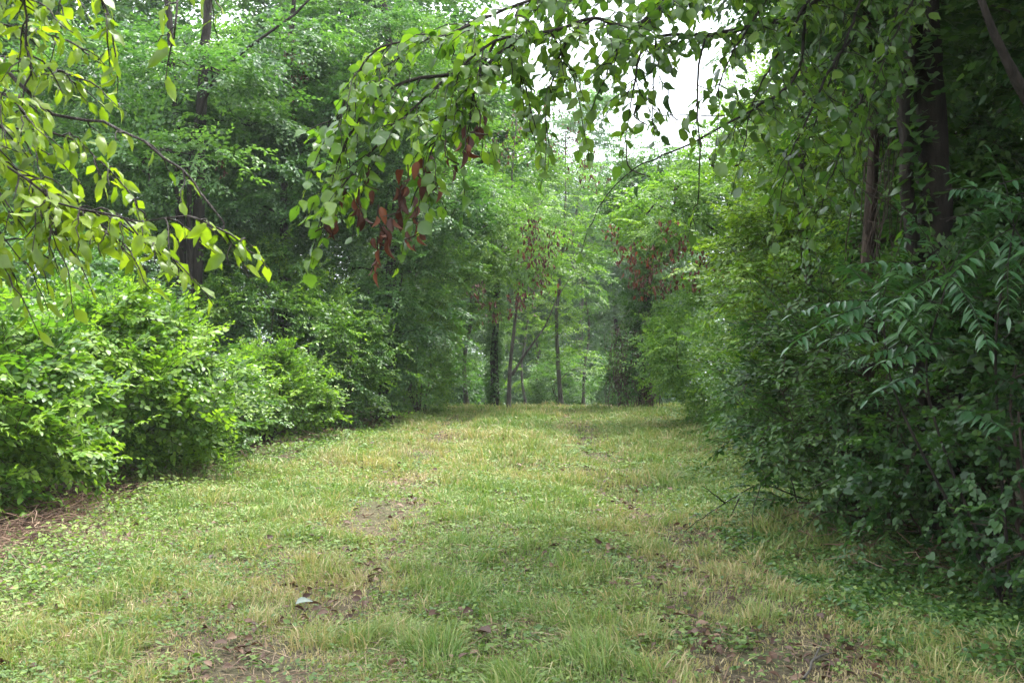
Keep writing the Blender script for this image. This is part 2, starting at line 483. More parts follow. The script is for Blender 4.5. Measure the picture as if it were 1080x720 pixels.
S_IVY = spray_set(6, 8, L=.3, n=8, leaf=.085, subs=1, hang=.5, droop=.5, tilt=.5)

# ------------------------------------------------------------------ ground
def build_ground():
    def grid(xs, ys):
        X, Y = np.meshgrid(xs, ys)
        return np.stack([X, Y, ground_z(X, Y)], -1).reshape(-1, 3), len(xs), len(ys)
    xs = np.concatenate([np.linspace(-160, -9, 24, endpoint=False), np.linspace(-9, 9, 121), np.linspace(9, 160, 25)[1:]])
    ys = np.concatenate([np.linspace(-60, 2, 16, endpoint=False), np.linspace(2, 40, 254), np.linspace(40, 170, 44)[1:]])
    V, nx, ny = grid(xs, ys)
    i = (np.arange(ny-1)[:, None]*nx+np.arange(nx-1)[None, :]).ravel()
    T = np.concatenate([np.stack([i, i+1, i+nx+1], -1), np.stack([i, i+nx+1, i+nx], -1)])
    g = Geo(); g.add(V, T)
    m, nt, N, L = newmat('soil_and_moss')
    out = N.new('ShaderNodeOutputMaterial'); bs = N.new('ShaderNodeBsdfPrincipled'); bs.inputs['Roughness'].default_value = 0.95
    bs.inputs['Specular IOR Level'].default_value = 0.15
    tc = N.new('ShaderNodeTexCoord')
    n1 = N.new('ShaderNodeTexNoise'); n1.inputs['Scale'].default_value = 0.9; n1.inputs['Detail'].default_value = 8; n1.inputs['Roughness'].default_value = 0.7
    n2 = N.new('ShaderNodeTexNoise'); n2.inputs['Scale'].default_value = 45; n2.inputs['Detail'].default_value = 6
    L.new(tc.outputs['Object'], n1.inputs['Vector']); L.new(tc.outputs['Object'], n2.inputs['Vector'])
    c1 = N.new('ShaderNodeValToRGB'); e = c1.color_ramp.elements
    e[0].position = .36; e[0].color = (.085, .06, .042, 1); e[1].position = .66; e[1].color = (.06, .07, .03, 1)
    L.new(n1.outputs['Fac'], c1.inputs[0])
    mr = N.new('ShaderNodeMapRange'); mr.inputs[1].default_value = .3; mr.inputs[2].default_value = .7; mr.inputs[3].default_value = .45; mr.inputs[4].default_value = 1.5
    L.new(n2.outputs['Fac'], mr.inputs[0])
    vm = N.new('ShaderNodeVectorMath'); vm.operation = 'SCALE'; L.new(c1.outputs[0], vm.inputs[0]); L.new(mr.outputs[0], vm.inputs['Scale'])
    L.new(vm.outputs[0], bs.inputs['Base Color'])
    bp = N.new('ShaderNodeBump'); bp.inputs['Strength'].default_value = .8; bp.inputs['Distance'].default_value = .03
    L.new(n2.outputs['Fac'], bp.inputs['Height']); L.new(bp.outputs[0], bs.inputs['Normal']); L.new(bs.outputs[0], out.inputs['Surface'])
    o = g.build('ground', m); tag(o, kind='structure')


build_ground()

def lane_l(y): return np.interp(y, [0, 8, 10, 12.5, 15, 18, 21, 27, 40], [-3.7, -3.7, -3.95, -4.0, -3.7, -3.3, -2.75, -2.3, -2.2])
def lane_r(y): return np.interp(y, [0, 6, 8, 10, 13, 17, 23, 27, 40], [3.0, 2.9, 2.75, 2.6, 3.0, 3.6, 4.3, 4.8, 5])


def tracks(x, y):
    return np.exp(-((np.abs(x+0.1*np.sin(y*.5))-1.25)/0.42)**2)


def strew(n, y0, y1, power, margin=0.6, lo=None, hi=None):
    """random points on the lane, thinning with distance like y^-power per square metre"""
    y = np.linspace(y0, y1, 400); w = (hi if hi else lane_r)(y)-(lo if lo else lane_l)(y)+2*margin
    pdf = w*y**(-power); cdf = np.cumsum(pdf); cdf /= cdf[-1]
    Y = np.interp(rng.random(n), cdf, y)
    a = (lo if lo else lane_l)(Y)-margin; b = (hi if hi else lane_r)(Y)+margin
    X = a+(b-a)*rng.random(n)
    return X, Y


def build_grass():
    n = 400000
    x, y = strew(n, 4.0, 31, 1.25, 0.5)
    bare = 1.3*tracks(x, y)*np.clip(vnoise(x, y, 0.7, 3)-.25, 0, 1) + 0.62*(vnoise(x, y, 0.42, 4)*0.55+vnoise(x, y, 1.6, 5)*0.3+vnoise(x, y, .17, 55)*.25)
    tuft = vnoise(x, y, 0.35, 6)*0.6+vnoise(x, y, 0.13, 16)*0.4
    lit = np.clip((x-lane_l(y)-.25+.9*(vnoise(x, y, .4, 19)-.5))*3, .04, 1)
    keep = rng.random(n) < lit*np.clip(1.35-1.25*bare+0.5*(tuft-.5), 0.06, 1)
    x, y, bare, tuft = x[keep], y[keep], bare[keep], tuft[keep]; n = len(x)
    z = ground_z(x, y)-0.005
    far = np.clip(y/7, 1, 4)**0.75
    big = np.clip((tuft-.55)*6, 0, 1)*(.4+1.2*vnoise(x, y, 1.3, 18))
    h = (0.028+0.055*rng.random(n)**1.4)*(0.75+1.3*big)*(1.15-0.5*np.clip(bare, 0, 1))*np.clip(y/8, 1, 1.5)
    w = (0.0019+0.0034*rng.random(n)**1.7)*far
    ang = rng.random(n)*2*math.pi
    swirl = vnoise(x, y, 0.5, 8)*4*math.pi
    ang = np.where(rng.random(n) < .5, ang, swirl+rng.normal(size=n)*.5)
    lean = np.abs(rng.normal(size=n))*0.75+0.15
    dx, dy = np.cos(ang), np.sin(ang)
    fa = rng.random(n)*2*math.pi
    fx, fy = np.cos(fa), np.sin(fa)
    P0 = np.stack([x, y, z], -1); Dl = np.stack([dx, dy, 0*dx], -1); S = np.stack([fx, fy, 0*fx], -1)*w[:, None]
    up = np.array([0, 0, 1.0])
    mid = P0+up*(h*.62/np.sqrt(1+.3*lean**2))[:, None]+Dl*(h*lean*.35)[:, None]
    tip = P0+up*(h*(1.0/np.sqrt(1+lean**2)))[:, None]+Dl*(h*lean)[:, None]
    V = np.stack([P0-S, P0+S, mid-S*.75, mid+S*.75, tip], 1)
    T = np.array([[0, 1, 3], [0, 3, 2], [2, 3, 4]])[None]+(np.arange(n)*5)[:, None, None]
    t = 0.62+0.5*(vnoise(x, y, 1.6, 9)-.5)+0.35*(vnoise(x, y, .3, 10)-.5)-0.6*np.clip(bare-.3, 0, 1)+rng.normal(size=n)*.2
    t = np.where(rng.random(n) < .12+.28*np.clip(bare-.3, 0, 1), t-.5, t)
    g = Geo(); g.add(V.reshape(-1, 3), T.reshape(-1, 3), 0, np.repeat(np.clip(t, 0, 1), 5))
    o = g.build('grass', M_GRASS, smooth=False); tag(o, 'short rough grass, green and straw coloured, covering the lane', 'grass', kind='stuff')


def build_cover():
    g = Geo()
    n = 220000
    x, y = strew(n, 4.0, 30, 1.15, 0.9)
    edge = np.clip(1-np.minimum(x-lane_l(y), lane_r(y)-x)/1.6, 0, 1.2)
    dens = 0.15+0.75*np.clip((vnoise(x, y, .6, 21)*.6+vnoise(x, y, .22, 22)*.4-.42)*3, 0, 1)+0.3*edge-0.25*tracks(x, y)-.9*np.clip((lane_l(y)+.35+.8*(vnoise(x, y, .4, 19)-.5)-x)*2.5, 0, 1)
    k = rng.random(n) < dens
    x, y, edge = x[k], y[k], edge[k]; n = len(x)
    hgt = (0.015+0.05*rng.random(n))*(1+1.6*np.clip(edge, 0, 1)*rng.random(n))
    P = np.stack([x, y, ground_z(x, y)+hgt], -1)
    a = rng.random(n)*2*math.pi
    X = np.stack([np.cos(a), np.sin(a), -.1+.35*rng.normal(size=n)], -1)
    Z = np.array([0, 0, 1.0])+rng.normal(size=(n, 3))*.4
    S = (0.014+0.022*rng.random(n)**1.5)*(1+.5*np.clip(edge, 0, 1))*np.clip(y/9, 1, 2.2)**.7
    t = 0.55+.6*(vnoise(x, y, 1.1, 23)-.5)+rng.normal(size=n)*.26-.25*np.where(x > 0, edge, 0)
    big = rng.random(n) < .4
    place(g, leaf_kite(.8, .06, .1), P[big], X[big], Z[big], S[big], 0, np.clip(t[big], 0, 1))
    place(g, leaf_kite(.5, .08, .15), P[~big], X[~big], Z[~big], S[~big]*1.2, 0, np.clip(t[~big], 0, 1))
    m = 9000
    xr, yr = strew(m, 4.0, 24, 1.1, .4)
    kk = rng.random(m) < .25+1.1*np.clip((vnoise(xr, yr, 1.0, 24)-.4)*3, 0, 1); xr, yr = xr[kk], yr[kk]; m = len(xr)
    lv = 8; size = (.018+.03*rng.random(m)**1.8)*np.clip(yr/9, 1, 1.7)**.6
    th = rng.random((m, lv))*6.28; lift = .15+.7*rng.random((m, lv)); rad = .25+.5*rng.random((m, lv))
    P = np.stack([xr[:, None]+np.cos(th)*rad*size[:, None], yr[:, None]+np.sin(th)*rad*size[:, None], (ground_z(xr, yr)+.005)[:, None]+size[:, None]*(.2+.9*rng.random((m, lv)))], -1)
    X = np.stack([np.cos(th), np.sin(th), lift-.4], -1)
    Z = np.array([0, 0, 1.0])+rng.normal(size=(m, lv, 3))*.3
    place(g, MID, P.reshape(-1, 3), X.reshape(-1, 3), Z.reshape(-1, 3), (size[:, None]*(.7+.6*rng.random((m, lv)))).ravel(), 0,
          np.clip(np.repeat(.5+.2*rng.normal(size=m), lv)+.1*rng.normal(size=m*lv), 0, 1))
    o = g.build('ground_cover', M_HERB); tag(o, 'low broad-leaved weeds and clover growing among the grass', 'ground cover', kind='stuff')


def build_verge_ivy():
    g = Geo(); n = 30000
    x, y = strew(n, 4.6, 14, 1.0, .0, lo=lambda q: lane_r(q)-1.0, hi=lambda q: lane_r(q)+1.6)
    k = rng.random(n) < np.clip((vnoise(x, y, .45, 31)-.25)*2+(x-lane_r(y)+.4)*.4, .05, 1)
    x, y = x[k], y[k]; n = len(x)
    P = np.stack([x, y, ground_z(x, y)+.03+.14*rng.random(n)**1.3*np.clip(.6+(x-lane_r(y)), .3, 1.4)], -1)
    a = rng.random(n)*2*math.pi
    X = np.stack([np.cos(a), np.sin(a), -.2+.2*rng.normal(size=n)], -1); Z = np.array([0, 0, 1.0])+rng.normal(size=(n, 3))*.38
    place(g, leaf_kite(.66, .07, .16), P, X, Z, .03+.035*rng.random(n), 0, np.clip(.45+.2*rng.normal(size=n), 0, 1))
    o = g.build('verge_ground_cover', M_SHRUB); tag(o, 'dark green creeping ground cover along the right verge', 'ground cover', kind='stuff')


def build_litter():
    g = Geo(); n = 26000
    x, y = strew(n, 4.2, 27, 1.0, 1.2)
    edge = np.clip(1-np.minimum(x-lane_l(y), lane_r(y)-x)/.9, 0, 1.5)
    k = rng.random(n) < .07+.5*np.clip((vnoise(x, y, .6, 42)-.6)*4, 0, 1)*vnoise(x, y, .2, 43)+.75*tracks(x, y)*np.where(x > 0, 1.3, .8)*np.clip((vnoise(x, y, .5, 41)-.35)*3, 0, 1)+.5*edge
    x, y = x[k], y[k]; n = len(x)
    P = np.stack([x, y, ground_z(x, y)+.012+.035*rng.random(n)], -1)
    a = rng.random(n)*2*math.pi
    X = np.stack([np.cos(a), np.sin(a), .25*rng.normal(size=n)], -1); Z = np.array([0, 0, 1.0])+rng.normal(size=(n, 3))*.45
    place(g, leaf_fine(.55, .16, .25), P, X, Z, (.028+.055*rng.random(n)**1.5), 0, np.clip(.30+.25*rng.normal(size=n), 0, 1))
    o = g.build('leaf_litter', M_LITTER); tag(o, 'brown dead leaves scattered over the grass and verges', 'leaf litter', kind='stuff')


def build_thatch():
    """dry brown mown stalks under both hedges and in the wheel tracks"""
    g = Geo(); n = 150000
    x, y = strew(n, 4.2, 26, 1.1, 1.9)
    le = x-lane_l(y); re = lane_r(y)-x
    w = .10+.5*tracks(x, y)*np.clip((vnoise(x, y, .5, 51)-.45)*3, 0, 1)+.5*np.clip((vnoise(x, y, .6, 52)-.62)*5, 0, 1)+np.exp(-((le+.5)/.8)**2)*1.0+np.exp(-((re+.4)/.5)**2)*.8
    k = rng.random(n) < w
    x, y, le = x[k], y[k], le[k]; n = len(x)
    a = rng.random(n)*2*math.pi
    lift = rng.random(n)*.05+.10*np.exp(-((le)/.4)**2)*rng.random(n)
    P = np.stack([x, y, ground_z(x, y)+.006+lift], -1)
    D = np.stack([np.cos(a), np.sin(a), .16*rng.normal(size=n)], -1)
    place(g, (np.array([[0, .5, 0], [0, -.5, 0], [.5, .45, .06], [.5, -.45, .06], [1, 0, 0]]), np.array([[0, 1, 3], [0, 3, 2], [2, 3, 4]])),
          P, D, np.array([0, 0, 1.0])+rng.normal(size=(n, 3))*.5, .05+.12*rng.random(n)**2, 0, np.clip(.5+.25*rng.normal(size=n), 0, 1),
          wid=.018+.014*rng.random(n))
    o = g.build('dry_thatch', M_THATCH); tag(o, 'dry brown mown stalks lying along the hedge feet and tracks', 'dry thatch', kind='stuff')


build_grass(); build_cover(); build_verge_ivy(); build_litter(); build_thatch()


def gz(x, y): return float(ground_z(x, y))
def G(x, y, z=0.0): return np.array([x, y, gz(x, y)+z])


# ------------------------------------------------------------------ left hedge
def shrub(label, blobs, leafmat, nst=6, bark=None, **kw):
    b = np.array([q[:6] for q in blobs])
    st = []
    for i in range(nst):
        q = b[i % min(2, len(b))]
        a = rng.random()*2*math.pi; r = .35*rng.random()**.5
        x0, y0 = q[0]+r*q[3]*math.cos(a)*.6, q[1]+r*q[4]*math.sin(a)*.6
        top = np.array([q[0]+.5*q[3]*math.cos(a), q[1]+.5*q[4]*math.sin(a), q[2]+.35*q[5]])
        p0 = G(x0, y0, -.05)
        st.append([p0, (p0+top)/2+np.array([.1*math.cos(a), .1*math.sin(a), .15]), top])
    p = dict(sprays=S_BUSH, tmpl=FINE, n_att=80, per=14, shell=.62, crown='foliage', trunkname='stem', r_tip=.004, t0=.45, scatter=.16, flat=.8, lift=.15)
    p.update(kw)
    return plant('shrub', label, 'shrub', st, .022, blobs, leafmat, bark or B_BROWN, loc=G(b[0, 0], b[0, 1]), **p)


BL = 'bushes along the lane'
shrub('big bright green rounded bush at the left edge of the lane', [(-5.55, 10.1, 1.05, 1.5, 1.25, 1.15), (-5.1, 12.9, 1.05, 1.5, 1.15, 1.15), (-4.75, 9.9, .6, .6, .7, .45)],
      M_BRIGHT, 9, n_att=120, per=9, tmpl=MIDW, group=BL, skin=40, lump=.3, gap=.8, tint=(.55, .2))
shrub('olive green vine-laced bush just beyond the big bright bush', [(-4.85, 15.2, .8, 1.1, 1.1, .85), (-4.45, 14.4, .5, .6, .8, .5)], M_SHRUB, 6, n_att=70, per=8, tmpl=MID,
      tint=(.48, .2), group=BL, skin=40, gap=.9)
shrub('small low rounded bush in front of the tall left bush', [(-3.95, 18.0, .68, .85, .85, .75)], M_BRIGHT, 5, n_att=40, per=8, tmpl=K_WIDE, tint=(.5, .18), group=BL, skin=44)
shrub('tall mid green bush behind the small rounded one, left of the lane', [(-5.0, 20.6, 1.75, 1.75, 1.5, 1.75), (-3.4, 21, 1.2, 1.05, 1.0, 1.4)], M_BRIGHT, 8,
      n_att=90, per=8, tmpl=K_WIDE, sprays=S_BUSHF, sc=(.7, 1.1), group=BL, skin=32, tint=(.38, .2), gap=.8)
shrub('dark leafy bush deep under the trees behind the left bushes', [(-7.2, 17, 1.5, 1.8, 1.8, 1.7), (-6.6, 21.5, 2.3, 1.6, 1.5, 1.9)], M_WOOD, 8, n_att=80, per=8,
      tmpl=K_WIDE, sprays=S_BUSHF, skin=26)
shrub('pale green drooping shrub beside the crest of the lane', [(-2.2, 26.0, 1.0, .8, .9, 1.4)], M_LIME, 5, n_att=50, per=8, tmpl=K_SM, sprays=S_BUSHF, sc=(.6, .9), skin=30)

# lance-leaved weeds in front of the olive bush
def tall_weed(x, y, h, label, group):
    root = thing('tall_weed', label, 'weed', G(x, y), group)
    gs, gl = Geo(), Geo()
    top = G(x+rng.normal()*.08, y+rng.normal()*.08, h)
    sp = smooth_path([G(x, y, -.02), (G(x, y)+top)/2+rng.normal(size=3)*.03, top], .05)
    tube(gs, sp, np.linspace(.006, .002, len(sp)), 5)
    n = int(h*44); t = .25+.75*np.arange(n)/n
    P = np.stack([np.interp(t*(len(sp)-1), np.arange(len(sp)), sp[:, c]) for c in range(3)], -1)
    a = np.arange(n)*2.4+rng.random()*6
    X = np.stack([np.cos(a), np.sin(a), .75*t+.1+rng.normal(size=n)*.1], -1)
    place(gl, FINE_LANCE, P, X, np.array([0, 0, 1.0])+X*[-.5, -.5, 0], .12*(1.05-.5*t)*(.8+.4*rng.random(n)), 0, np.clip(.6+.15*rng.normal(size=n), 0, 1))
    gs.build('stem', M_BRIGHT, root, G(x, y)); gl.build('foliage', M_BRIGHT, root, G(x, y))


for i in range(16):
    d = 11.9+1.6*rng.random()
    tall_weed((150+110*rng.random()-540)/F_PX*d, d, .55+.45*rng.random(), 'upright narrow-leaved green weed at the foot of the left bushes', 'narrow-leaved weeds by the left bushes')


# ------------------------------------------------------------------ trees
def dead_cluster(root, p, L=.25, n=22, leaf=.07, mat=None, o=None, label=None, wide=.0):
    """a broken twig hanging with withered leaves"""
    g = Geo()
    p = np.asarray(p, float)
    q = smooth_path([p+[0, 0, .08], p, p+[rng.normal()*.03, rng.normal()*.03, -L*.6], p+[rng.normal()*.05, rng.normal()*.05, -L]], .04)
    tube(g, q, .0035, 4, 1)
    t = rng.random(n)
    P = np.stack([np.interp(t*(len(q)-1), np.arange(len(q)), q[:, c]) for c in range(3)], -1)+rng.normal(size=(n, 3))*[wide, wide, .02]
    X = rng.normal(size=(n, 3))*.3+np.array([0, 0, -1.0])
    place(g, leaf_fine(.44, .22, .34), P, X, rng.normal(size=(n, 3)), leaf*(.5+.7*rng.random(n)), 0, np.clip(.42+.28*rng.normal(size=n), 0, 1))
    ob = g.build('dead_leaves', [mat or M_DEAD, B_BROWN], root, root.location)
    if label: ob['label'] = label
    return ob


def tr_line(u, d, tops, z0=-.1):
    """trunk polyline standing at column u, depth d, through pixel points (u,v,d)"""
    x = (u-540)/F_PX*d
    return [G(x, d, z0)]+[W(*t) for t in tops]


A = plant('tree', 'dark three-stemmed tree at left, its leaning limb crossing the gap', 'tree',
          [tr_line(205, 20, [(208, 250, 20), (213, 90, 20), (222, -60, 20), (225, -260, 20)]),
           tr_line(195, 20.2, [(190, 250, 20), (183, 90, 20), (170, -60, 20), (150, -230, 20)]),
           tr_line(203, 19.8, [(200, 180, 19.8), (222, 92, 19.8), (262, 50, 19.8), (310, 15, 19.8), (360, -40, 19.8)])],
          [.15, .11, .075], [(-6.4, 21.8, 6.6, 2.2, 1.6, 1.3), (-8.8, 20, 5.2, 1.8, 1.6, 1.8), (-6.8, 21.8, 3.9, 1.3, 1.2, .7), (-4.8, 21, 7.6, 1.3, 1.2, .8), (-6.0, 18.8, 4.7, 1.3, .6, .5), (-6.9, 18.9, 6.4, 1.3, .6, .5), (-5.4, 19.0, 6.3, .8, .5, .35)],
          M_WOOD, B_DARK, S_TREE, K_SM, n_att=150, per=12)
Bt = plant('tree', 'slim dark tree with withered leaves hanging beside its trunk, left', 'tree',
           [tr_line(298, 22, [(299, 250, 22), (302, 120, 22), (308, 20, 22), (318, -160, 22)])], .11,
           [(-4.5, 23, 7.4, 1.5, 1.3, .8), (-5.2, 23.2, 4.9, 1.6, 1.2, 1.1), (-3.6, 22.6, 5.9, 1.3, 1.3, .9), (-4.6, 20.9, 4.6, 1.3, .7, .55), (-5.3, 20.6, 5.9, 1.0, .6, .4)], M_WOOD, B_DARK, S_TREE, K_SM, n_att=120, per=12)
for (u, v) in ((306, 40), (314, 62), (309, 85), (304, 105)):
    dead_cluster(Bt, W(u, v, 21.4), .45, 34, .09, M_DEADFAR, wide=.1)
for (u, v) in ((232, 160), (235, 172)):
    dead_cluster(A, W(u, v, 18.3), .25, 20, .08, M_DEADFAR)
C = plant('tree', 'tree with dark shaded foot where the left bushes meet the crest', 'tree',
          [tr_line(405, 23.4, [(408, 380, 23.4), (414, 270, 23.4), (420, 190, 23.4), (412, 60, 23.4), (396, -60, 23.4), (390, -200, 23.5)]),
           tr_line(412, 23.6, [(420, 330, 23.5), (432, 240, 23.4), (470, 215, 23.2), (512, 208, 23.0)])],
          [.15, .06], [(-3.0, 23, 3.0, 1.4, 1.3, 1.5), (-2.1, 23.4, 2.4, .9, 1, 1.3), (-3.4, 23, 6.2, 1.8, 1.6, 1.8), (-3.0, 23.4, 8.3, 1.7, 1.6, .9), (-1.6, 23, 4.6, 1.1, 1.1, .9), (-3.4, 22.9, 1.2, 1.0, .9, 1.0)],
          M_WOOD, B_DARK, S_TREE, K_SM, n_att=190, per=12, tint=(.52, .16), sc=(.6, 1.0))
Dt = plant('tree', 'light green tree arching over the lane towards the sky gap', 'tree',
           [tr_line(430, 27, [(436, 330, 27), (450, 230, 27), (478, 160, 26.5), (490, 105, 26)]),
            tr_line(436, 27.2, [(450, 300, 27), (510, 240, 26.5), (570, 215, 26)])],
           [.12, .05], [(-1.4, 26, 4.6, 1.5, 1.6, 1.2), (.2, 26, 4.0, 1.2, 1.3, .9), (-1.7, 26.5, 6.7, .9, .9, 1.0), (-1.3, 26.5, 2.8, 1.0, 1.1, .9), (-2.4, 27, 7.6, 1.5, 1.6, 1.6)],
           M_LIME, B_GREY, S_TREE, K_SM, n_att=150, per=11, sc=(.6, .95))
for (u, v) in ((556, 240), (562, 258), (572, 275), (566, 292), (578, 262), (552, 300), (546, 312), (520, 318), (508, 300), (575, 246), (568, 232)):
    dead_cluster(Dt, W(u+rng.normal()*3, v, 23.7), .45, 30, .11, M_DEADFAR, wide=.13)

E = plant('ivy_clad_tree', 'slim trunk wrapped in dark green ivy at the crest', 'tree',
          [tr_line(523, 29, [(521, 380, 29), (524, 300, 29), (515, 220, 29), (505, 120, 29), (500, 40, 29)])], .11,
          [(-.9, 29, 5.2, 1.0, 1.0, 1.0), (-1.2, 29.5, 7.3, 1.3, 1.3, 1.1)], M_WOOD, B_DARK, S_IVY, K_WIDE, n_att=45, per=18, clad=30, sc=(1.0, 1.6))
Fk = plant('bare_forked_tree', 'thin grey forked tree with one bare leaning limb at the crest', 'tree',
           [tr_line(536, 28.4, [(538, 390, 28.4), (543, 340, 28.4), (546, 290, 28.4), (540, 200, 28.6), (545, 120, 28.6)]),
            [W(540, 395, 28.4), W(556, 370, 28.3), W(575, 345, 28.2), (W(586, 318, 28.2)), W(606, 285, 28.2)]], [.055, .035],
           [(.1, 28.8, 6.0, 1.2, 1.2, .9), (1.9, 28.4, 4.2, .9, .9, .5), (0.1, 28.6, 3.6, .6, .5, .8)], M_LIME, B_GREY, S_TREE, K_SM, n_att=26, per=8, sc=(.6, .9))
H = plant('vine_draped_tree', 'leafy tower of vines over a tree right of the crest', 'tree',
          [tr_line(680, 29, [(682, 350, 29), (686, 260, 29), (690, 190, 29)])], .16,
          [(3.7, 29, 3.4, .75, .8, 1.9), (3.9, 29, 5.6, 1.4, 1.3, 1.4), (3.5, 28.7, 1.4, .6, .6, .9), (3.0, 28.3, 1.1, .55, .3, 1.1)], M_WOOD, B_DARK, S_IVY, K_WIDE, n_att=110, per=18, clad=14,
          sc=(.8, 1.3), skin=14)
def vine_curtain(root, x0, x1, y, z0, z1, n, mat):
    for i in range(n):
        g = Geo()
        x = x0+(x1-x0)*rng.random(); yy = y+rng.normal()*.12
        zt = z1*(.7+.3*rng.random()); p = [np.array([x+rng.normal()*.05, yy, gz(x, yy)-.05])]
        for k in range(1, 7):
            p.append(np.array([x+rng.normal()*.12, yy+rng.normal()*.1, z0+(zt-z0)*(k+.4*rng.normal())/6]))
        q = smooth_path(p, .2)
        tube(g, q, (.004+.008*rng.random())*np.linspace(1, .5, len(q)), 4)
        g.build('hanging_vine', mat, root, root.location)
B_VINE = bark_material('dry_vine_bark', (.06, .042, .035), (.17, .125, .10), 20)
vine_curtain(H, 2.5, 3.75, 28.4, -.2, 2.4, 95, B_VINE)

# right side
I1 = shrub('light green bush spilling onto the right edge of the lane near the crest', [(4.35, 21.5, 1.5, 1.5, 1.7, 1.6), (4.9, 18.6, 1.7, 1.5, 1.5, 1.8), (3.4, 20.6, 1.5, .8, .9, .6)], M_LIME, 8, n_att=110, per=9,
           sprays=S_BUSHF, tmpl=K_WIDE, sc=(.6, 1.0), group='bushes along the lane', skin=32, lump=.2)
J = plant('vine_tangled_tree', 'yellowish green tree tangled with vines behind the shaggy right trunk', 'tree',
          [tr_line(850, 13.8, [(855, 330, 13.8), (845, 200, 13.8), (850, 60, 13.8), (870, -100, 13.8)]), tr_line(900, 14.2, [(890, 330, 14), (905, 200, 14), (880, 40, 14)])], [.09, .06],
          [(4.1, 13.8, 3.0, 1.15, 1.0, 1.5), (3.5, 13.6, 2.3, .8, .8, 1.1), (4.3, 14, 4.9, 1.2, 1.0, 1.1), (4.7, 14.5, 1.6, 1.4, 1.2, 1.2)], M_YELLOW, B_BROWN, S_BUSH, MID,
          n_att=130, per=11, sc=(.7, 1.1), tint=(.6, .2), skin=18, gap=1.0, lump=.22)
Rt = plant('tree', 'green tree leaning over the lane behind the right light bush', 'tree',
           [tr_line(800, 24, [(790, 330, 24), (770, 220, 23.6), (748, 165, 23)]), tr_line(805, 24, [(800, 300, 23.5), (750, 240, 22.5), (690, 215, 22)])], [.13, .06],
           [(4.6, 22.5, 4.6, 1.7, 1.5, 1.1), (3.2, 22.2, 4.3, 1.0, 1.1, .8), (6.2, 23, 6.0, 1.8, 1.8, 2.0), (5.3, 22.5, 3.2, 1.3, 1.3, .8)], M_LIME, B_BROWN, S_TREE, K_SM, n_att=140, per=11, sc=(.6, .95))
for (u, v, s) in ((665, 275, .35), (672, 290, .4), (690, 262, .6), (695, 280, .6), (684, 272, .5), (703, 235, .35), (708, 262, .3), (788, 262, .35), (776, 255, .3), (734, 290, .4), (722, 250, .35), (742, 268, .3), (655, 262, .35), (680, 295, .45), (712, 285, .4), (760, 280, .3), (645, 240, .3), (668, 258, .4), (698, 300, .35)):
    dead_cluster(Rt, W(u, v, 20.3), s*.8, 24, .1, wide=.08)

K = plant('shaggy_trunk_tree', 'tree with shaggy vine-hung trunk, left of the big dark trunk', 'tree',
          [tr_line(918, 10.2, [(912, 380, 10.2), (916, 260, 10.2), (922, 150, 10.2), (915, 20, 10.3), (905, -150, 10.3)])], .085,
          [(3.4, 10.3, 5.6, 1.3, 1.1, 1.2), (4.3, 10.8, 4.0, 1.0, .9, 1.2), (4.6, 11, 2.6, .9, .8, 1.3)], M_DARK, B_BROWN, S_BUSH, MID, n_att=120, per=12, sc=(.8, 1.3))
vine_curtain(K, 3.16, 3.5, 10.1, .3, 4.2, 22, B_BROWN)


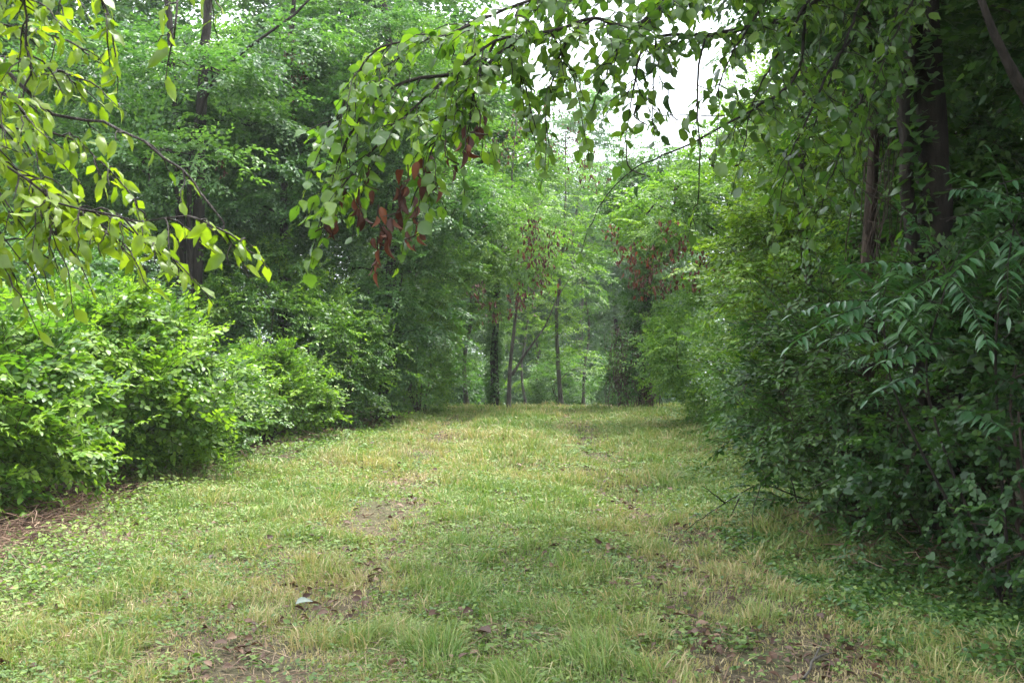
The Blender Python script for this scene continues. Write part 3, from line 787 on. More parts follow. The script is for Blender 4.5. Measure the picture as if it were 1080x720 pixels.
class Limb:
    """hand-laid limbs with hanging twigs and leaves, gathered into one wood and one crown mesh"""
    def __init__(s): s.w, s.g, s.L = Geo(), Geo(), []

    def limb(s, pts, r0, r1, every=.08, tw=(.12, .30), leaf=.1, start=.2, down=.12, gap=.035, tint=.5, tmpl=0, hang=.55, fwd=.6, leafy=1.0, sub=.35):
        q = smooth_path(pts, .06, .012)
        tube(s.w, q, np.linspace(r0, r1, len(q)), 6, 0, .5, .25)
        ln = np.concatenate([[0], np.cumsum(np.linalg.norm(np.diff(q, axis=0), axis=1))])
        t = start*ln[-1]; sg = 1
        while t < ln[-1]:
            i = min(int(np.searchsorted(ln, t)), len(q)-2)
            tan = nrm(q[i+1]-q[i]); side = nrm(np.cross([0, 0, 1], tan)+1e-6)
            if rng.random() < leafy:
                d = nrm(tan*fwd+side*sg*(.5+.5*rng.random())+np.array([0, 0, -down+.25*rng.normal()]))
                s.twig(q[i], d, tw[0]+(tw[1]-tw[0])*rng.random(), leaf, gap, tint+.12*rng.normal(), tmpl, hang, sub)
            sg = -sg; t += every*(.6+.8*rng.random())
        s.twig(q[-1], nrm(q[-1]-q[-2]), tw[1], leaf, gap, tint, tmpl, hang, sub)
        return q

    def twig(s, o, d, ln, leaf, gap, tint, tmpl=0, hang=.55, sub=.35):
        m = 6; t = np.linspace(0, 1, m)
        q = o+np.outer(t*ln, d)+np.outer(t*t*ln*.35, [0, 0, -1])+np.cumsum(rng.normal(size=(m, 3))*.006, axis=0)*(t > 0)[:, None]
        tube(s.w, q, np.linspace(.0035, .0014, m), 4)
        n = max(2, int(ln/gap)); sg = 1
        for k in range(n):
            tt = .12+.88*(k+.5*rng.random())/n
            p = np.array([np.interp(tt*(m-1), np.arange(m), q[:, c]) for c in range(3)])
            j = min(int(tt*(m-1)), m-2); tan = nrm(q[j+1]-q[j]); side = nrm(np.cross([0, 0, 1], tan)+1e-6)
            x = tan*(.3+.6*tt)+side*sg*.8+np.array([0, 0, -hang*(.3+1.3*rng.random())])+rng.normal(size=3)*.3
            tmpl_ = tmpl if tmpl == 1 else int(rng.choice([0, 2, 3, 4]))
            s.L.append((p, x, np.array([0, 0, 1.0])+rng.normal(size=3)*.5+tan*.2, leaf*(.55+.6*rng.random()), tint+.16*rng.normal(), tmpl_))
            sg = -sg
        if rng.random() < sub and ln > .12:
            s.twig(q[2], nrm(d+nrm(np.cross([0, 0, 1], d)+1e-6)*(1 if rng.random() < .5 else -1)*.9), ln*.55, leaf*.92, gap, tint, tmpl, hang, 0)

    def finish(s, root, leafmat, bark, tmpls, extra=None):
        for k, tm in enumerate(tmpls):
            l = [q for q in s.L if q[5] == k]
            if l:
                place(s.g, tm, np.array([q[0] for q in l]), np.array([q[1] for q in l]), np.array([q[2] for q in l]), np.array([q[3] for q in l]), 0,
                      np.clip([q[4] for q in l], 0, 1), .85+.3*rng.random(len(l)))
        s.w.build('trunk', bark, root, root.location)
        s.g.build('crown', [leafmat, bark], root, root.location)


# ---- big dark trunk at right whose limbs reach over the lane
root = thing('tree', 'big dark leaning trunk at right, its limbs reaching over the lane', 'tree', G(3.75, 8.6))
Lb = Limb()
tr = smooth_path([G(3.75, 8.6, -.1), W(1005, 520, 8.6), W(990, 300, 8.5), W(982, 120, 8.4), W(975, -30, 8.3), W(960, -260, 8.2), W(950, -480, 8.2)], .15, .03)
tube(Lb.w, tr, .15*(1-.5*np.linspace(0, 1, len(tr)))+.12*np.exp(-np.linspace(0, 1, len(tr))*18), 12, 0, .5, .2)
tube(Lb.w, smooth_path([G(3.35, 8.5, -.1), W(975, 470, 8.5), W(962, 250, 8.4), W(955, 90, 8.3), W(985, -20, 8.3)], .15, .03), .055, 8, 0, .5, .3)
cf = dict(leaf=.088, every=.05, gap=.034, tmpl=0, tint=.62, hang=.34, sub=.55, tw=(.12, .34))
q1 = Lb.limb([W(978, -70, 8.3), W(905, -45, 7.7), W(850, 10, 7.0), W(800, 26, 6.6), W(745, 36, 6.2), W(692, 38, 6.0), W(676, 58, 5.9), W(668, 95, 5.85)], .035, .005, start=.15, **cf)
q2 = Lb.limb([W(905, -45, 7.7), W(800, -40, 6.6), W(720, -10, 5.9), W(672, 25, 5.6), W(625, 20, 5.4), W(580, 32, 5.3), W(522, 44, 5.2), W(478, 78, 5.1), W(440, 110, 5.05), W(400, 150, 5.0), (W(372, 185, 5.0))], .022, .004, start=.1, **cf)
Lb.limb([W(720, -10, 5.9), W(640, -22, 5.5), W(560, 0, 5.3), W(510, 18, 5.2), W(470, 36, 5.1), W(402, 48, 5.0), W(380, 75, 5.0), W(352, 130, 4.95)], .014, .003, start=.1, **cf)
Lb.limb([W(560, 30, 5.3), W(520, 62, 5.2), W(480, 110, 5.15), W(455, 160, 5.1), W(445, 190, 5.1)], .01, .003, start=.1, **cf)
Lb.limb([W(478, 78, 5.1), W(430, 85, 5.1), W(395, 105, 5.05), W(365, 150, 5.0), W(350, 190, 5.0)], .009, .003, start=.1, **cf)
Lb.limb([W(522, 44, 5.2), W(500, 90, 5.2), W(495, 130, 5.2)], .008, .003, start=.1, **cf)
Lb.limb([W(625, 20, 5.4), W(600, 40, 5.4), W(585, 75, 5.4), W(580, 100, 5.4)], .007, .003, start=.1, leafy=.6, **cf)
Lb.limb([W(745, 36, 6.2), W(735, 90, 6.1), W(738, 150, 6.1), (W(736, 215, 6.1))], .007, .003, start=.05, tw=(.06, .14), leaf=.10, every=.16, gap=.06, hang=.8, leafy=.6)
Lb.limb([W(692, 38, 6.0), W(690, 80, 5.95), W(688, 125, 5.9)], .006, .003, start=.1, tw=(.06, .14), leaf=.10, every=.14, gap=.06, hang=.8, leafy=.6)
Lb.limb([W(580, 32, 5.3), W(600, 66, 5.3), W(606, 84, 5.3)], .006, .002, start=.1, leafy=.7, **cf)
Lb.limb([W(645, 22, 5.5), W(652, 55, 5.6), W(642, 78, 5.6)], .006, .002, start=.1, leafy=.8, **cf)
Lb.limb([W(700, -12, 5.8), W(640, -6, 5.7), W(590, 2, 5.6), W(545, 18, 5.6)], .008, .003, start=.1, **cf)
Lb.limb([W(545, 12, 5.4), W(540, 50, 5.4), W(552, 84, 5.4)], .006, .002, start=.1, **cf)
Lb.limb([W(840, -46, 6.6), W(775, -14, 6.3), W(725, -4, 6.2), W(680, 6, 6.1)], .007, .003, start=.1, **cf)
# thin bare-ish twigs crossing the sky gap
Lb.limb([W(790, 118, 6.5), W(760, 135, 6.4), W(720, 155, 6.3), W(670, 178, 6.2), W(640, 205, 6.2), W(625, 235, 6.2)], .008, .002, start=.1, tw=(.08, .2), leaf=.085, every=.22, gap=.06, leafy=.8)
Lb.limb([W(850, 10, 7.0), W(840, 80, 6.8), W(790, 118, 6.5)], .012, .008, start=.2, **cf)
Lb.limb([W(765, 122, 6.5), W(710, 121, 6.4)], .004, .002, leafy=.2, **cf)
# leaf masses hanging between the sky gap and the trunk
for (u0, v0, u1, v1, d) in ((900, -60, 800, 95, 6.6), (930, -50, 860, 130, 6.8), (880, -80, 770, 60, 6.2), (960, -30, 915, 110, 7.2), (900, 40, 840, 150, 6.6), (1000, -60, 930, 70, 6.9), (930, 60, 875, 190, 7.0)):
    Lb.limb([W(u0, v0, d+.5), W((u0+u1)/2+8, (v0+v1)/2-25, d+.2), W(u1, v1, d), W(u1-12, v1+38, d-.05)], .012, .003, start=.05, tw=(.14, .34), leaf=.105, every=.085, gap=.045, tint=.42, hang=.36)
# creeper on the trunk
nk = int(np.argmax(tr[:, 2] > 5.2))
for i in range(2600):
    k = rng.integers(0, nk); a = rng.random()*2*math.pi; f_ = rng.random(); pk = tr[k]*(1-f_)+tr[k+1]*f_
    if vnoise(a*1.3, pk[2]*1.2, .5, 77) < .42: continue
    d_ = np.array([math.cos(a), math.sin(a)-.4, -.3])
    Lb.L.append((pk+d_*(.12+.2*rng.random()**2), d_+rng.normal(size=3)*.4, np.array([d_[0], d_[1], .7])+rng.normal(size=3)*.3, .05+.07*rng.random(), .2+.12*rng.normal(), 1))
shade_crown = [(4.2, 8.6, 7.0, 2.6, 2.6, 1.5), (2.4, 8.2, 6.8, 1.7, 2.0, 1.0), (5.2, 6.0, 6.2, 2.2, 2.4, 1.5), (3.9, 5.2, 6.0, 2.0, 1.7, .9)]  # unseen overhead crown, added to keep skylight off the right bank
for b_ in shade_crown:
    tube(Lb.w, smooth_path([tr[-6], (tr[-6]+np.array(b_[:3]))/2+[0, 0, .4], b_[:3]], .2, .03), .05, 6, 0, .5, .2)
sp_, sd_, sf_ = skin_points(shade_crown, 16)
put_sprays(Lb.g, S_BUSHF, K_WIDE, sp_-sd_*.3*rng.random((len(sp_), 1)), sd_+rng.normal(size=sd_.shape)*.5, 1.2+.6*rng.random(len(sp_)), .3, 0, None, .4+.15*rng.normal(size=len(sp_)))
Lb.finish(root, M_BROAD, B_DARK, [V_BROAD[0], HEART]+V_BROAD[1:])
for (u, v, L_, n) in ((350, 222, .10, 11), (356, 196, .06, 5), (399, 234, .10, 11), (398, 268, .09, 10), (426, 212, .08, 9), (438, 230, .10, 12), (430, 192, .06, 6), (447, 184, .08, 9), (379, 218, .07, 7), (384, 190, .05, 4), (491, 150, .06, 7), (506, 134, .05, 4), (470, 165, .04, 3)):
    dead_cluster(root, W(u, v, 5.0), L_, n, .075, wide=.014)
for (u, v) in ((672, 112), (705, 108), (661, 168)):
    dead_cluster(root, W(u, v, 5.8), .1, 3, .09, M_DARK)
for (u, v, s_) in ((548, 142, .3), (566, 136, .25), (582, 150, .3), (597, 158, .25), (615, 165, .25), (622, 178, .3), (628, 195, .25), (520, 150, .25), (640, 185, .2), (534, 165, .2), (602, 140, .2), (610, 180, .2), (604, 255, .3), (560, 120, .3), (575, 110, .3), (545, 125, .25), (590, 112, .25)):
    dead_cluster(Dt, W(u, v-8, 21.5), s_+.1, 16, .085, M_DEADFAR, wide=.12)

# ---- cherry at the left edge, close to the camera
root = thing('cherry_tree', 'cherry branches hanging close by at the upper left corner', 'tree', G(-3.3, 4.0))
Ch = Limb()
tr = smooth_path([G(-3.3, 4.0, -.1), (-3.25, 4.0, 1.5), (-3.2, 3.95, 2.8), (-3.1, 3.9, 4.0), (-3.0, 3.9, 5.4)], .15, .02)
tube(Ch.w, tr, np.linspace(.14, .06, len(tr)), 10, 0, .5, .2)
cc = dict(leaf=.082, gap=.03, every=.05, hang=.45, tw=(.07, .17), start=.1, tint=.55)
T_ = lambda z: np.array([-3.2, 3.95, z])
Ch.limb([T_(2.4), W(-90, 25, 3.75), W(-10, 66, 3.65), W(28, 95, 3.6), W(56, 121, 3.6), W(110, 128, 3.55), W(150, 150, 3.5), W(192, 180, 3.5), W(212, 205, 3.48), W(236, 235, 3.45)], .013, .003, leaf=.085, gap=.035, every=.12, hang=.6, tw=(.05, .13), start=.3, leafy=.8)
Ch.limb([T_(2.3), W(-70, 122, 3.9), W(0, 133, 3.8), W(42, 136, 3.8), W(85, 152, 3.8), W(125, 190, 3.8)], .009, .003, **cc)
Ch.limb([T_(2.2), W(-70, 130, 3.6), W(0, 169, 3.5), W(30, 192, 3.5), W(60, 214, 3.5), W(110, 224, 3.5), W(150, 232, 3.45), W(195, 226, 3.4), W(228, 240, 3.4)], .009, .002, **cc)
Ch.limb([T_(2.9), W(-60, -70, 3.7), W(10, -45, 3.6), W(25, 0, 3.6), W(27, 40, 3.6), W(32, 78, 3.6)], .012, .003, **cc)
Ch.limb([T_(3.0), W(-20, -80, 3.8), W(70, -50, 3.7), W(105, -5, 3.7), W(118, 35, 3.7)], .012, .003, **cc)
Ch.limb([T_(3.0), W(40, -110, 3.8), W(150, -80, 3.8), W(180, -35, 3.75), W(186, 15, 3.7), W(183, 38, 3.7)], .012, .003, leaf=.098, gap=.05, every=.14, hang=.9, tw=(.06, .12), start=.5)
Ch.limb([W(150, -80, 3.8), W(215, -60, 3.8), W(222, -20, 3.8)], .008, .003, leaf=.098, gap=.05, every=.12, hang=.9, tw=(.06, .14), start=.3)
for (u0, v0, u1, v1, d) in ((-30, 170, 30, 265, 3.6), (-40, 200, 20, 290, 3.7), (-20, 150, 70, 270, 3.7), (20, 180, 110, 262, 3.75), (-60, 60, 20, 130, 3.4), (-30, 20, 70, 60, 3.8), (-60, -20, 40, 20, 3.6),
                            (30, 190, 60, 280, 3.55), (60, 205, 130, 275, 3.6), (-50, 215, 10, 310, 3.5), (-50, 110, 50, 180, 3.9), (110, 228, 180, 290, 3.55), (70, -50, 60, 30, 3.9), (0, 60, 80, 100, 3.9)):
    Ch.limb([W(u0-30, v0-10, d+.1), W(u0, v0, d), W((u0+u1)/2, (v0+v1)/2-12, d), W(u1, v1-18, d-.03)], .005, .002, **cc)
Ch.finish(root, M_CHERRY, B_WET, [V_CHERRY[0], HEART]+V_CHERRY[1:])

# ---- tree out at the right edge, plus canopy above frame added to shade the bank
plant('tree', 'dark limb slanting down at the upper right corner', 'tree',
      [[G(4.7, 6.6, -.1), (4.6, 6.6, 2.0), (4.3, 6.5, 3.6), (3.9, 6.4, 4.8), (3.5, 6.4, 6.4)], [W(1150, 190, 6.5), W(1092, 112, 6.3), W(1062, 62, 6.2), W(1034, 0, 6.2), (W(1010, -80, 6.3))]], [.13, .045],
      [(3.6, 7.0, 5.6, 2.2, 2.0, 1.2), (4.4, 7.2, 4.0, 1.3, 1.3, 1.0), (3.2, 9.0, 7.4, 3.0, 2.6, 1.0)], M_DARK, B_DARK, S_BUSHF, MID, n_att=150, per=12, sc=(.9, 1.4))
# darker trees close the right bank
for (x, y, h, lb, bl) in ((5.8, 10.5, 7, 'tree', [(5.6, 10.6, 4.5, 1.7, 1.6, 2.2), (5.4, 10.4, 2.0, 1.5, 1.3, 1.3)]),
                          (7.3, 14.5, 9, 'tree', [(7.0, 14.5, 3.0, 2.0, 1.8, 2.2), (6.4, 14.8, 6.6, 2.2, 2.0, 2.0), (7.5, 15, 9, 2.2, 2, 1.6)]),
                          (7.5, 19.5, 10, 'tree', [(7.3, 19.5, 4.0, 2.2, 2.0, 2.4), (6.6, 19.5, 8.0, 2.2, 2.2, 1.9), (8, 19.5, 10, 2, 2, 1.5)])):
    plant('tree', 'unseen dense tree added off the right edge to shade the bank', 'tree', [[G(x, y, -.1), (x+.1, y, h*.4), (x-.2, y, h*.75), (x, y, h)]], .12, bl, M_DARK, B_DARK, S_TREE, K_SM,
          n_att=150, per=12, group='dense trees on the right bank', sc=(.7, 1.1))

for (x, y, h, bl) in ((6.3, 3.4, 8, [(6.0, 3.4, 3.0, 1.7, 2.2, 2.6), (5.6, 3.2, 6.4, 2.2, 2.4, 1.6)]), (7.8, 8.0, 9, [(7.2, 8.0, 3.2, 1.5, 2.2, 2.8), (7.0, 8.2, 7.0, 2.2, 2.4, 1.8)])):  # two unseen trees added outside the frame to block light from the right
    plant('tree', 'unseen dense tree added off the right edge to shade the bank', 'tree', [[G(x, y, -.1), (x+.1, y, h*.4), (x-.2, y, h*.75), (x, y, h)]], .12, bl, M_DARK, B_DARK, S_TREE, K_SM,
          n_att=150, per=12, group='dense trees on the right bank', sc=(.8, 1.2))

# ---- right hedge
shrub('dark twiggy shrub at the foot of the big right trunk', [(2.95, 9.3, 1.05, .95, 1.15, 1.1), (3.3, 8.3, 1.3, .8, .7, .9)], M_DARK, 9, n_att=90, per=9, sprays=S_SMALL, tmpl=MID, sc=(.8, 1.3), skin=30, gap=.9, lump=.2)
shrub('small-leaved green bush on the right edge halfway to the crest', [(4.05, 12.9, 1.0, .95, 1.5, 1.1)], M_SHRUB, 6, n_att=60, per=8, sprays=S_BUSH, tmpl=MID, sc=(.6, 1.0), skin=34, lump=.2, tint=(.55, .2), group='bushes along the lane')
shrub('low shaded bush under the light green bush on the right', [(4.2, 16.3, .75, .9, 1.4, .9)], M_SHRUB, 5, n_att=40, per=8, sprays=S_BUSHF, tmpl=K_WIDE, sc=(.6, .9), skin=34, group='bushes along the lane')
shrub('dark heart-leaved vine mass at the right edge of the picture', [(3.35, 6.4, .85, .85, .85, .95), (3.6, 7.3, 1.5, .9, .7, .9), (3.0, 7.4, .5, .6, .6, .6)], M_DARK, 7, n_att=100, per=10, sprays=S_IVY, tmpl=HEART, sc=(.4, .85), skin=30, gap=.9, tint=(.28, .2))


def frond(gl, gs, o, d, ln, n=13, leaf=.12, arc=.5, tint=.5):
    m = 10; t = np.linspace(0, 1, m); side = nrm(np.cross([0, 0, 1.0], d)+1e-6)
    q = o+np.outer(t*ln, d)+np.outer(t*t*ln*arc, [0, 0, -1])+np.outer(t*t*ln*.12*rng.normal(), side)
    tube(gs, q, np.linspace(.004, .0015, m), 4)
    for sg in (1, -1):
        tt = .14+.82*(np.arange(n)+.3*rng.random(n))/n
        P = np.stack([np.interp(tt*(m-1), np.arange(m), q[:, c]) for c in range(3)], -1)
        tan = nrm(np.stack([np.interp(tt*(m-1), np.arange(m), np.gradient(q[:, c])) for c in range(3)], -1))
        sd = nrm(np.cross([0, 0, 1.0], tan))
        X = sd*sg+tan*.45+np.array([0, 0, -.38])+rng.normal(size=(n, 3))*.2
        place(gl, FINE_LANCE_W, P, X, np.array([0, 0, 1.0])+rng.normal(size=(n, 3))*.32-sd*sg*.1, leaf*(1-.75*np.abs(tt-.45)**1.6)*(.7+.5*rng.random(n))*(rng.random(n) > .07), 0, np.clip(tint+.1*rng.normal(size=n), 0, 1))
    place(gl, FINE_LANCE_W, q[-1:], (q[-1]-q[-2])[None], np.array([[0, 0, 1.0]]), [leaf*.8], 0, [tint])


FINE_LANCE_W = leaf_fine(.27, .04, .22, .36)


def sumac(label, base, stems, fr):
    root = thing('sumac', label, 'shrub', base)
    gs, gl = Geo(), Geo()
    for st in stems:
        q = smooth_path([base+[0, 0, -.05]]+st, .08); tube(gs, q, np.linspace(.012, .005, len(q)), 6)
    for (o, tip, L_, arc) in fr:
        frond(gl, gs, np.array(o), nrm(np.array(tip)-np.array(o)), L_, 11+int(5*rng.random()), .115, arc, .5+.12*rng.normal())
    gs.build('stem', B_DARK, root, base); gl.build('foliage', M_SUMAC, root, base)


base = G(3.05, 6.7)
fr = []
top1, top2, top3 = W(1000, 290, 6.4), W(930, 320, 6.6), W(1070, 240, 6.2)
for (o, u, v, d, L_, a) in ((top2, 815, 330, 6.2, .72, .28), (top2, 850, 300, 6.4, .6, .3), (top2, 960, 195, 6.7, .62, .05), (top2, 985, 330, 5.9, .55, .35),
                            (top1, 960, 200, 6.7, .7, .1), (top1, 1045, 195, 6.4, .6, .1), (top1, 910, 300, 5.9, .7, .3), (top1, 1050, 330, 5.8, .65, .3), (top1, 930, 260, 6.2, .7, .22),
                            (top3, 1010, 160, 6.0, .6, .15), (top3, 990, 270, 5.7, .65, .3), (top3, 1100, 170, 6.1, .6, .2), (top3, 1040, 330, 5.6, .6, .3), (top3, 1110, 300, 5.7, .6, .3), (top3, 1060, 150, 6.4, .55, .1)):
    fr.append((o, W(u, v, d), L_, a))
for i in range(26):
    o_ = (top1, top2, top3)[i % 3]+np.array([.08, .05, .3])*rng.normal(size=3)
    a_ = rng.random()*6.28
    fr.append((o_, o_+np.array([math.cos(a_), math.sin(a_)*.8-.3, .15+.25*rng.normal()]), .4+.25*rng.random(), .1+.25*rng.random()))
sumac('feathery sumac with long drooping leaflets at the right edge', base, [[W(980, 420, 6.6), top1], [W(950, 430, 6.65), top2], [W(1050, 380, 6.4), top3]], fr)

# bramble canes, fallen twigs
def cane_thing(name, label, cat, lines, bark, r=.006, leafmat=None):
    o = np.asarray(lines[0][0], float)
    root = thing(name, label, cat, o)
    for ln in lines:
        g = Geo(); q = smooth_path(ln, .06, .012); tube(g, q, np.linspace(r, r*.35, len(q)), 5, 0, .5, .2)
        g.build('cane', bark, root, o)
    return root


def P_(u, v, d): return W(u, v, d)
cane_thing('bramble', 'bare arching bramble canes at the foot of the dark right shrub', 'bramble',
           [[G(3.3, 8.9), P_(925, 520, 8.6), P_(880, 490, 8.4), P_(830, 485, 8.3)], [G(3.2, 8.4), P_(945, 520, 8.2), P_(900, 498, 8.0), P_(855, 515, 7.9)],
            [G(3.4, 8.2), P_(990, 480, 8.1), P_(965, 410, 8.0), P_(948, 385, 7.9)], [G(3.1, 8.7), P_(905, 545, 8.5), P_(868, 540, 8.4), P_(842, 560, 8.3)],
            [G(3.0, 9.2), P_(860, 500, 9.0), P_(815, 498, 8.9), P_(796, 530, 8.8), P_(793, 572, 8.75)]], B_BROWN, .008)
q0 = G(2.75, 10.2, .12)
cane_thing('dead_twig', 'thin bare twig poking out over the grass from the right verge', 'twig',
           [[q0, P_(802, 512, 10), P_(765, 530, 9.6), P_(742, 545, 9.4), P_(722, 560, 9.2)], [P_(765, 530, 9.6), P_(752, 520, 9.5), P_(740, 512, 9.4)], [P_(780, 524, 9.8), P_(770, 545, 9.7)]], B_DARK, .008)
cane_thing('dead_stick', 'dead stick lying under the dark right shrub', 'stick', [[G(2.35, 7.75, .03), G(2.75, 7.65, .06), G(3.1, 7.7, .05)], [G(2.75, 7.65, .06), G(2.95, 7.45, .07)]], B_GREY, .014)
cane_thing('dead_stick', 'short grey stick in the grass at the lower right', 'stick', [[G(1.38, 5.2, .03), G(1.5, 5.45, .05), G(1.62, 5.75, .04)], [G(1.5, 5.45, .05), G(1.6, 5.5, .06)]], B_GREY, .008)
for (x, y) in ((2.9, 8.2), (3.1, 7.6)):
    pass
# dead sticks and stalks of the brush heaps
def brush_heap(label, spots, n):
    g = Geo()
    for i in range(n):
        s_ = spots[rng.integers(len(spots))]
        p = G(s_[0]+rng.normal()*.28, s_[1]+rng.normal()*.45, .02+.16*rng.random()**1.5)
        a = rng.random()*6.28; L_ = .08+.2*rng.random(); d = np.array([math.cos(a), math.sin(a), .2*rng.normal()])
        q = np.stack([p, p+d*L_*.5+rng.normal(size=3)*.02, p+d*L_+rng.normal(size=3)*.03]); q[:, 2] = np.maximum(q[:, 2], ground_z(q[:, 0], q[:, 1])+.01)
        tube(g, q, .0015+.0025*rng.random(), 4, 0, np.clip(.3+.22*rng.normal(), 0, 1))
    tag(g.build('dead_brush', M_THATCH), label, 'brush', kind='stuff')
brush_heap('low heap of brown dry stalks under the bright left bush', [(-4.0, 8.7), (-4.2, 9.3), (-4.5, 10.0), (-4.3, 11.2), (-3.9, 8.1), (-4.4, 8.6)], 1000)
brush_heap('tangle of brown dead stalks at the foot of the right shrub', [(2.75, 8.2), (3.0, 7.7), (2.6, 9.0), (3.3, 7.4)], 320)

# a few large fallen leaves that stand out on the lane
def fallen_leaf(u, v, S, yaw, label, tint, curl=.4, mat=None):
    d = CAM_Z*F_PX/(v-HOR); x = (u-540)/F_PX*d
    p = G(x, d, .045); g = Geo()
    place(g, leaf_fine(.55, .2, curl), np.zeros((1, 3)), np.array([[math.cos(yaw), math.sin(yaw), .25]]), np.array([[.2, -.3, 1.0]]), [S], 0, [tint])
    o = g.build('fallen_leaf', mat or M_LITTER); o.location = p; tag(o, label, 'leaf', 'fallen leaves on the lane')
M_PALE = leaf_material('pale_leaf_underside', (.12, .15, .12), (.2, .24, .2), (.28, .32, .28), .15, (1, 1, 1), .5, .4)
fallen_leaf(312, 632, .11, .3, 'pale silvery leaf lying upside down at lower left', .5, .2, M_PALE)
fallen_leaf(518, 676, .13, 2.6, 'dark curled brown leaf at the bottom centre of the lane', .12, .6)
fallen_leaf(452, 655, .10, .5, 'reddish brown leaf left of the dark curled one', .25, .5)
fallen_leaf(640, 592, .12, 1.0, 'tan leaf in the right wheel track', .8, .5)
fallen_leaf(580, 605, .11, .9, 'small folded tan leaf in the middle of the lane', .6, .7)

# ------------------------------------------------------------------ the wood behind
def make_far_tree(seed, h, mat, bark, kind):
    blobs = [(0, 0, h*.72, h*.2, h*.2, h*.22), (h*.12, .5, h*.5, h*.15, h*.15, h*.14), (-h*.13, -.4, h*.55, h*.15, h*.15, h*.16), (0, h*.08, h*.33, h*.13, h*.13, h*.1), (h*.05, -.3, h*.1, h*.12, h*.12, h*.12)]
    st = [[np.array([0, 0, -1.0]), np.array([.1, 0, h*.3]), np.array([-.15, .1, h*.6]), np.array([0, 0, h*.92])]]
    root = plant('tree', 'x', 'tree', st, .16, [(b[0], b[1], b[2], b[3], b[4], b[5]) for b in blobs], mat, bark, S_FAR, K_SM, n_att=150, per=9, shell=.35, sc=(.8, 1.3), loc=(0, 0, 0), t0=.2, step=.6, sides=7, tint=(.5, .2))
    return root


def copy_tree(src):
    r = src.copy(); COL.objects.link(r)
    for c in src.children:
        k = c.copy(); COL.objects.link(k); k.parent = r
    return r


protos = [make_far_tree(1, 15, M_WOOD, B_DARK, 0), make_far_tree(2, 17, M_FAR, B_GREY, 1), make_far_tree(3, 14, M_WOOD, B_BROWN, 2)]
far = []
def far_tree(k, x, y, s, label, group):
    used = [f for f in far if f[0] == k]
    o = protos[k] if not used else copy_tree(protos[k])
    far.append((k, o))
    o.location = (x, y, gz(x, y)); o.rotation_euler = (0, 0, rng.random()*6.28); o.scale = (s, s, s*(.9+.2*rng.random()))
    o['label'] = label; o['group'] = group


LW = 'leafy tree of the wood behind the left bushes'
for i, (x, y) in enumerate([(-3.3, 31), (-11.5, 29), (-6.5, 32), (-15, 32), (-11.5, 36), (-4.2, 35), (-17, 36), (-7.5, 42), (-20, 44), (-13, 50), (-3.4, 46)]):
    far_tree([0, 2, 1, 0, 2, 0][i % 6], x, y, (1.0 if y < 38 else .85)+.2*rng.random(), LW, 'trees of the wood at left')
RW = 'leafy tree of the wood behind the right bushes'
for i, (x, y) in enumerate([(10.5, 24), (9.6, 28), (13, 31), (9.6, 34), (12, 39), (15, 42), (11, 47), (14, 52)]):
    far_tree([0, 1, 2, 0][i % 4], x, y, .7+.25*rng.random(), RW, 'trees of the wood at right')
CW = 'hazy tree of the far wood seen through the gap beyond the crest'
for i, (x, y) in enumerate([(3.6, 58), (-.8, 62), (6.0, 64), (-3.6, 60), (1.6, 68), (4.5, 74), (8.5, 62), (-6, 70), (2.0, 80), (-1.5, 84), (6.5, 82), (-10, 78), (11, 76), (-5, 92), (1, 96), (7.5, 98), (14, 92), (-14, 95)]):
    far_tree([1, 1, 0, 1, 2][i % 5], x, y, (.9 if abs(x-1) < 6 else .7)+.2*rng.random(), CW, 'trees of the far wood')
for (x, y, s) in ((1.9, 42, 1.0), (-2.6, 39, 1.1), (4.4, 44, 1.1)):
    shrub('low hazy shrub at the foot of the far trees beyond the crest', [(x, y, gz(x, y)+.8*s, 1.1*s, .9, 1.0*s)], M_WOOD, 4, n_att=45, per=9, tmpl=K_SM, sprays=S_TREE, sc=(.6, .9), group='low shrubs beyond the crest')
B_PALE = bark_material('pale_grey_bark', (.055, .052, .046), (.15, .14, .12))
for i, (x, y, h) in enumerate(((-1.35, 33, 8.5), (1.45, 32, 8), (2.6, 40, 9), (.6, 46, 10))):
    g0 = gz(x, y)
    plant('slender_tree', 'slim grey-stemmed young tree standing just beyond the crest', 'tree',
          [[G(x, y, -.1), np.array([x+.12*rng.normal(), y, g0+h*.15]), np.array([x+.14*rng.normal(), y, g0+h*.35]), np.array([x+.25*rng.normal(), y, g0+h*.65]), np.array([x+.2*rng.normal(), y, g0+h])]], .045+.03*rng.random(),
          [(x, y, g0+h*.78, .9, .9, h*.2), (x+.3, y, g0+h*.5, .7, .7, h*.13), (x-.3, y, g0+h*.3, .7, .6, h*.12), (x+.1, y-.2, g0+h*.14, .6, .6, h*.08)], M_LIME if i % 2 else M_WOOD, B_PALE, S_TREE, K_SM, n_att=55, per=7, sc=(.6, .9), group='slim trees beyond the crest')


def far_wood():
    g = Geo(); n = 9000
    x = -95+190*rng.random(n); y = 104+30*rng.random(n)
    z = ground_z(x, y)+17*rng.random(n)**1.5*(.6+.5*vnoise(x, y, 7, 71))
    d = nrm(rng.normal(size=(n, 3))); d[:, 2] *= .4
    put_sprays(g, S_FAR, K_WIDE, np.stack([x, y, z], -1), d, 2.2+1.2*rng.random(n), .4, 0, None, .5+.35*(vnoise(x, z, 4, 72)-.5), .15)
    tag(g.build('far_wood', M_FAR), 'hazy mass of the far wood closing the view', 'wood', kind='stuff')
far_wood()

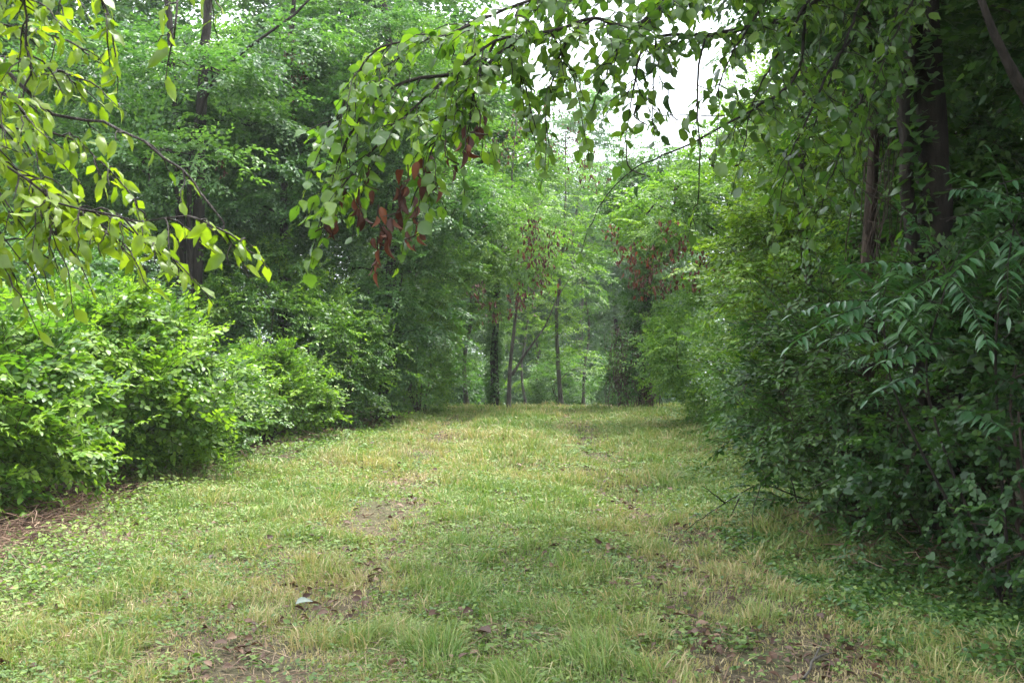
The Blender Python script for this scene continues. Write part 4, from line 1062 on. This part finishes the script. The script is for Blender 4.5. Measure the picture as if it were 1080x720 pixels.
# ------------------------------------------------------------------ air
def haze(dens):
    me = bpy.data.meshes.new('haze')
    x0, x1, y0, y1, z0, z1 = -170, 170, -70, 180, -16, 24
    v = [(x, y, z) for x in (x0, x1) for y in (y0, y1) for z in (z0, z1)]
    me.from_pydata(v, [], [(0, 1, 3, 2), (4, 6, 7, 5), (0, 4, 5, 1), (2, 3, 7, 6), (0, 2, 6, 4), (1, 5, 7, 3)]); me.update()
    o = bpy.data.objects.new('haze', me); COL.objects.link(o); tag(o, 'thin damp haze', 'haze', kind='stuff')
    m, nt, N, L = newmat('damp_air'); out = N.new('ShaderNodeOutputMaterial'); pv = N.new('ShaderNodeVolumePrincipled')
    pv.inputs['Color'].default_value = (.88, .94, .96, 1); pv.inputs['Density'].default_value = dens; pv.inputs['Anisotropy'].default_value = .2
    L.new(pv.outputs[0], out.inputs['Volume']); me.materials.append(m)
HZ = 0.00048
if HZ > 0: haze(HZ)

# ------------------------------------------------------------------ sky, sun, camera
SUN_EL, SUN_AZ = 64, 50            # azimuth clockwise from +Y (ahead) towards +X (right)
w = bpy.data.worlds.new('World'); SC.world = w; w.use_nodes = True
N, L = w.node_tree.nodes, w.node_tree.links; N.clear()
out = N.new('ShaderNodeOutputWorld'); bg = N.new('ShaderNodeBackground'); bg.inputs['Strength'].default_value = 0.12
sky = N.new('ShaderNodeTexSky'); sky.sky_type = 'NISHITA'; sky.sun_disc = False
sky.sun_elevation = math.radians(SUN_EL); sky.sun_rotation = math.radians(SUN_AZ); sky.dust_density = 4; sky.air_density = 1.2
cl = N.new('ShaderNodeTexNoise'); cl.inputs['Scale'].default_value = 2.0; cl.inputs['Detail'].default_value = 5
tc = N.new('ShaderNodeTexCoord'); L.new(tc.outputs['Generated'], cl.inputs['Vector'])
cr = N.new('ShaderNodeValToRGB'); cr.color_ramp.elements[0].position = .3; cr.color_ramp.elements[1].position = .7
cr.color_ramp.elements[0].color = (4.9, 5.3, 5.8, 1); cr.color_ramp.elements[1].color = (6.7, 7.0, 7.3, 1); L.new(cl.outputs['Fac'], cr.inputs[0])
sx = N.new('ShaderNodeSeparateXYZ'); L.new(tc.outputs['Generated'], sx.inputs[0])
zr = N.new('ShaderNodeMapRange'); zr.inputs[1].default_value = 0; zr.inputs[2].default_value = .9; zr.inputs[3].default_value = .65; zr.inputs[4].default_value = 1.6
L.new(sx.outputs['Z'], zr.inputs[0])
sv = N.new('ShaderNodeVectorMath'); sv.operation = 'SCALE'; L.new(cr.outputs[0], sv.inputs[0]); L.new(zr.outputs[0], sv.inputs['Scale'])
mx = N.new('ShaderNodeMixRGB'); mx.inputs[0].default_value = .88; L.new(sky.outputs[0], mx.inputs[1]); L.new(sv.outputs[0], mx.inputs[2])
L.new(mx.outputs[0], bg.inputs['Color']); L.new(bg.outputs[0], out.inputs['Surface'])
sl = bpy.data.lights.new('sun', 'SUN'); sl.energy = 2.8; sl.angle = math.radians(20); sl.color = (1, .975, .93)
so = bpy.data.objects.new('sun', sl); COL.objects.link(so)
el, az = math.radians(SUN_EL), math.radians(SUN_AZ)
from mathutils import Vector
so.rotation_euler = (-Vector((math.sin(az)*math.cos(el), math.cos(az)*math.cos(el), math.sin(el)))).to_track_quat('-Z', 'Y').to_euler()

cd = bpy.data.cameras.new('camera'); cam = bpy.data.objects.new('camera', cd); COL.objects.link(cam); SC.camera = cam
cd.sensor_width = 36; cd.lens = F_PX/1080*36; cd.clip_end = 600; cd.clip_start = .1
cam.location = (0, 0, CAM_Z); cam.rotation_euler = (math.radians(90)+math.atan((HOR-360)/F_PX), 0, 0)
cd.dof.use_dof = True; cd.dof.focus_distance = 8.0; cd.dof.aperture_fstop = 9
SC.view_settings.view_transform = 'Standard'; SC.view_settings.look = 'None'; SC.view_settings.gamma = 1; SC.view_settings.use_curve_mapping = False
SC.view_settings.exposure = 2.25
SC.render.engine = 'CYCLES'
c = SC.cycles
c.max_bounces = 6; c.diffuse_bounces = 4; c.transmission_bounces = 4; c.glossy_bounces = 2; c.volume_bounces = 0; c.transparent_max_bounces = 4
c.use_denoising = True; c.denoiser = 'OPENIMAGEDENOISE'; c.denoising_input_passes = 'RGB_ALBEDO_NORMAL'; c.denoising_prefilter = 'NONE'; c.sample_clamp_indirect = 2.5; c.caustics_reflective = False; c.caustics_refractive = False
